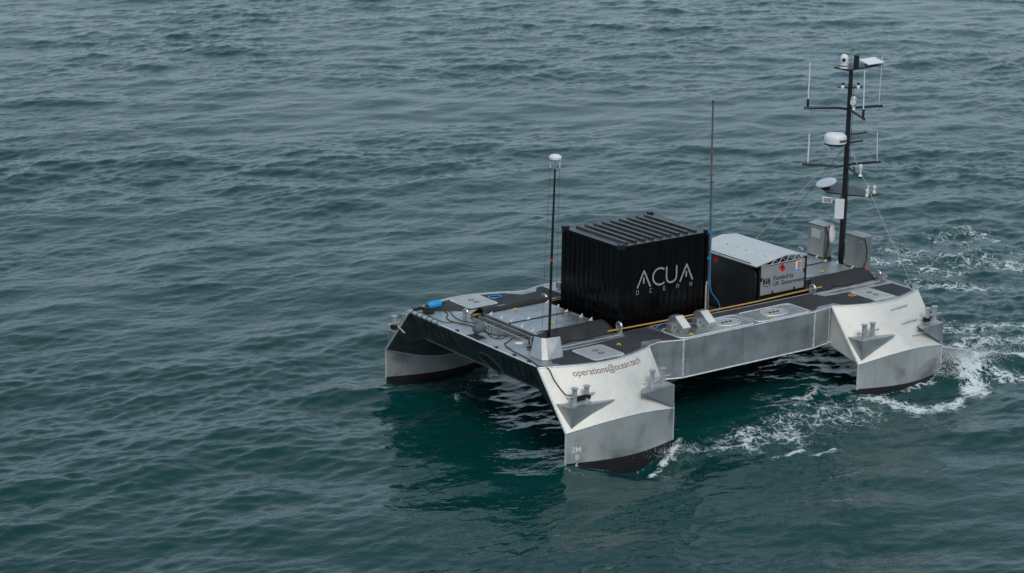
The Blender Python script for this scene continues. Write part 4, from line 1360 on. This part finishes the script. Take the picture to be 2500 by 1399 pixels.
# blue cable taped to the bare pole, with a slack loop at its foot
f_ = lambda px, py, y=-1.50: on_y(px, py, y)
rope('cable', [f_(1741, 440), f_(1741, 500), f_(1738, 560), f_(1735, 620), f_(1734, 690), f_(1738, 715), f_(1752, 735), f_(1757, 748), f_(1753, 760), f_(1742, 768), (6.45, -1.68, ZD + 0.03)], 0.012, BLUE, 'blue cable hanging from the bare pole in a slack loop', 'cable', n=5)
rope('cable', [on_z(1602, 801, 2.13), on_z(1608, 794, 2.19), on_z(1622, 790, 2.16), on_z(1640, 788, 2.13)], 0.013, BLUE, 'short blue cable tail beside the amber hose', 'cable', n=5)

# fenders
fa, fb = on_z(1043, 746, 2.22), on_z(1079, 741, 2.22)
fd = (fb - fa) / np.linalg.norm(fb - fa); fl2 = np.linalg.norm(fb - fa)
FEN = thing('fender', 'bright blue cylindrical fender lying on the bow corner beside a black bundle', 'fender', tuple(fa))
MB().lathe(fa, [(0.02, 0), (0.075, 0.03), (0.10, 0.09), (0.105, fl2 * 0.5), (0.10, fl2 - 0.09), (0.075, fl2 - 0.03), (0.02, fl2)], 16, axis=fd).build('fender_body', CYAN, FEN, smooth=True)
for q, s_ in ((fa, -1), (fb, 1)):
    MB().lathe(q, [(0.035, -0.01), (0.03, 0.05), (0.015, 0.07)], 10, axis=fd * s_).build('end_eye', ROPEB, FEN)
ga = on_z(1158, 806, 2.25); gb = on_z(1180, 796, 2.30)
gd = (gb - ga) / np.linalg.norm(gb - ga)
FEN2 = thing('fender', 'dark grey covered fender beside the deck opening at the bow', 'fender', tuple(ga))
MB().lathe(ga, [(0.05, -0.02), (0.115, 0.03), (0.13, 0.10), (0.13, 0.26), (0.10, 0.32)], 16, axis=gd).build('fender_body', GREYF, FEN2, smooth=True)
MB().lathe(ga + gd * 0.3, [(0.10, 0), (0.09, 0.06), (0.04, 0.11)], 14, axis=gd).build('fender_end', GALV, FEN2, smooth=True)
for k in range(2):
    q = ga + gd * 0.36
    MB().tube(smooth_path([q, q + (0.10 + 0.03 * k, -0.08 * k, -0.04), q + (0.06 * k, -0.12 - 0.07 * k, ZD + 0.02 - q[2])], 4), 0.010, 5).build('lanyard', ROPE, FEN2)

# ropes
z_ = ZD + 0.016
d_ = lambda px, py, z=z_: on_z(px, py, z)
rope('mooring_line', [d_(1003, 752, ZD + 0.06), d_(1060, 752), d_(1092, 764), d_(1090, 775), d_(1105, 785), d_(1150, 795), d_(1200, 815), d_(1248, 822), d_(1240, 834), d_(1232, 840), d_(1250, 855), d_(1290, 876), d_(1314, 893)], 0.013, ROPE, 'thin brown line snaking across the fore deck', 'rope')
fl_ = bow_n[3]
nn = np.array((0, -0.02, 0.022))
rope('mooring_line', [d_(1314, 893), fl_(0.06, 0.03) + nn, fl_(0.07, 0.2) + nn, fl_(0.10, 0.42) + nn * 1.5, np.array((0.34, -3.72, 1.60))], 0.013, ROPE, 'brown line led down the flare to the lashed bitt', 'rope')
rope('mooring_line', [d_(1035, 764), d_(1062, 778), d_(1085, 786), d_(1120, 788), d_(1160, 797)], 0.010, ROPE, 'thin line lying just behind the lashed bow pipe', 'rope')
rope('mooring_line', [d_(1030, 757, ZD + 0.03), d_(1070, 754), d_(1098, 760), d_(1108, 772), d_(1128, 783), d_(1165, 790), d_(1195, 800)], 0.011, ROPE, 'thin brown line running from the black bundle to the lattice tray', 'rope')
rope('mooring_line', [d_(1185, 806), d_(1200, 822), d_(1225, 826), d_(1243, 815), d_(1226, 818), d_(1210, 826)], 0.011, ROPE, 'short brown line curled beside the grey fender', 'rope')
# lashing on the bow bitt
lb = []
for k in range(60):
    t = k / 59
    a = t * 6 * math.pi
    c = (0.40, -3.72) if int(t * 6) % 2 == 0 else (0.76, -3.72)
    lb.append((c[0] + 0.085 * math.cos(a), c[1] + 0.085 * math.sin(a), 1.42 + 0.10 * abs(math.sin(t * 9)) + 0.03 * t))
tag(MB().tube(lb, 0.026, 6).build('rope_lashing', ROPEB, None, smooth=True), 'black rope figure-eighted round the bitt below the web address', 'rope')
def wraps(name, x, y, z, label, far=False, turns=3):
    b = MB().tube([(x + 0.088 * math.cos(t), y + 0.088 * math.sin(t), z + 0.03 * t / (2 * math.pi)) for t in np.linspace(0, turns * 2 * math.pi, turns * 12)], 0.024, 6)
    return tag(mk(b, far).build(name, ROPEB, None, smooth=True), label, 'rope')
wraps('rope_lashing', 12.34, -3.72, 1.46, 'black rope wrapped round the bitt at the stern corner')
wraps('rope_lashing', 0.08, -3.68, 1.42, 'black rope wrapped round the bitt of the bow leg without lettering', True, 4)
# black bundle and line at the far bow corner
rope('rope_bundle', [d_(1010, 758, ZD + 0.05), d_(1028, 752, ZD + 0.08), d_(1044, 756, ZD + 0.07), d_(1058, 758, ZD + 0.06), d_(1050, 763, ZD + 0.05), d_(1034, 760, ZD + 0.06)], 0.045, ROPEB, 'black cloth bundle heaped under the blue fender', 'bundle')
rope('mooring_line', [(0.08, 2.78, ZD + 0.05), (-0.04, 2.92, ZD - 0.02), (-0.05, 3.15, 1.78), (-0.05, 3.3, 1.62), (-0.08, 3.05, 1.55), (-0.06, 2.95, 1.50)], 0.022, ROPEW, 'pale line looped over the bow edge beside the black bundle', 'rope')
def coil(cx, cy, rx, ry, m_, label, turns=3, r=0.012):
    pts = []
    for k in range(turns * 14):
        t = k / 14 * 2 * math.pi
        q = 1 - 0.1 * (k / (turns * 14)) + 0.08 * math.sin(3.3 * t)
        pts.append((cx + rx * q * math.cos(t), cy + ry * q * math.sin(t), ZD + 0.022 + 0.004 * k / 14))
    return tag(MB().tube(pts, r, 5).build('rope_coil', m_, None, smooth=True), label, 'rope')
c1 = on_z(1208, 727, ZD)
coil(c1[0], c1[1], 0.20, 0.13, BLUE, 'coil of blue rope lying on a dark deck mat')
c2 = on_z(2080, 723, ZD)
coil(c2[0], c2[1], 0.12, 0.08, ORNG, 'small coil of orange rope beside the after hatch lid')
c3 = on_z(2152, 684, ZD)
b = MB()
pts = []
for k in range(70):
    t = k / 14 * 2 * math.pi
    pts.append((c3[0] + 0.17 * math.cos(t) * (0.6 + 0.4 * math.sin(1.3 * t)), c3[1] + 0.15 * math.sin(t), ZD + 0.04 + 0.10 * abs(math.sin(0.9 * t))))
tag(MB().tube(pts, 0.018, 6).build('rope_coil', mat('flecked_rope', (0.25, 0.25, 0.26), 0.85, var=0.8, vscale=18.0), None, smooth=True), 'heap of black and white rope at the stern lifting eye', 'rope')
# yellow tags
tags_ = [((1259, 757), 2.302, 'yellow tag on the fore hatch panel next to the arched tarpaulin'), ((1347, 790), 2.302, 'yellow tag on the fore hatch panel beside the thin antenna pole'),
         ((1511, 843), ZD + 0.008, 'yellow tag on the dark mat above the web address lettering'), ((1688, 818), ZD + 0.016, 'yellow tag on the access plate in front of the vent cowls'),
         ((1878, 776), ZD + 0.034, 'yellow tag at the oval manhole nearest the stern'), ((2007, 664), 2.302, 'yellow tag on the after hatch panel')]
for (px, py), z, lab in tags_:
    c = on_z(px, py, z)
    b = MB()
    b.tube([c + (-0.06, 0, 0.012), c + (-0.02, 0.02, 0.045), c + (0.03, -0.03, 0.016)], 0.016, 5)
    b.tube([c + (0.02, -0.05, 0.012), c + (0.0, 0.0, 0.035), c + (0.06, 0.05, 0.016)], 0.016, 5)
    tag(b.build('yellow_tag', YEL, None), lab, 'tag', 'yellow tags tied down on deck')
c = on_z(1247, 808, ZD + 0.02)
tag(MB().obox(c + np.array((0, 0, 0.03)), (0.05, 0.02, 0), (-0.02, 0.05, 0), (0, 0, 0.03)).build('red_strap', RED, None, bevel=0.01), 'small red strap end lying in the lattice tray', 'strap')
c = on_z(2117, 660, ZD + 0.2)
tag(MB().obox((12.42, -1.30, ZD + 0.22), (0.07, 0.02, 0), (-0.02, 0.05, 0), (0, 0, 0.03)).build('red_strap', RED, None, bevel=0.01), 'small red strap end at the corner of the after tarpaulin', 'strap')
# black clamp beside the antenna bracket
c = on_z(1300, 852, ZD)
b = MB().tube([c + (0.02, 0.02, 0.01), c + (0.05, 0.03, 0.22), c + (0.10, 0.04, 0.34)], 0.04, 7)
b.tube([c + (0.02, 0.02, 0.03), c + (-0.10, 0.12, 0.03)], 0.02, 6); b.tube([c + (0.02, 0.02, 0.06), c + (-0.12, 0.06, 0.05)], 0.02, 6)
tag(b.build('cable_bundle', BLKM, None, smooth=True), 'black cable bundle standing against the antenna bracket', 'cable')

# ------------------------------------------------------------------ spray thrown up by the after leg
sp_ = MB()
rs = random.Random(5)
def drops(cx, cy, cz, rx, ry, rz, n, r0, r1):
    for _ in range(n):
        p = (cx + rs.gauss(0, rx), cy + rs.gauss(0, ry), cz + abs(rs.gauss(0, rz)))
        r = rs.uniform(r0, r1)
        sp_.add([(p[0] + r, p[1], p[2]), (p[0] - r, p[1], p[2]), (p[0], p[1] + r, p[2]), (p[0], p[1] - r, p[2]), (p[0], p[1], p[2] + r), (p[0], p[1], p[2] - r)],
                [(0, 2, 4), (2, 1, 4), (1, 3, 4), (3, 0, 4), (2, 0, 5), (1, 2, 5), (3, 1, 5), (0, 3, 5)])
drops(13.3, -4.3, 0.35, 0.45, 0.22, 0.16, 2200, 0.003, 0.012)
drops(12.7, -4.5, 0.1, 0.35, 0.15, 0.10, 700, 0.003, 0.010)
drops(14.6, -4.2, 0.2, 0.6, 0.3, 0.10, 900, 0.003, 0.011)
drops(2.9, -4.5, -0.1, 0.35, 0.12, 0.07, 500, 0.003, 0.009)
SPR = sp_.build('spray', mat('white_spray', (0.8, 0.82, 0.83), 0.7), None)
SPR['kind'] = 'stuff'
SPR['label'] = 'white spray droplets thrown up around the legs'
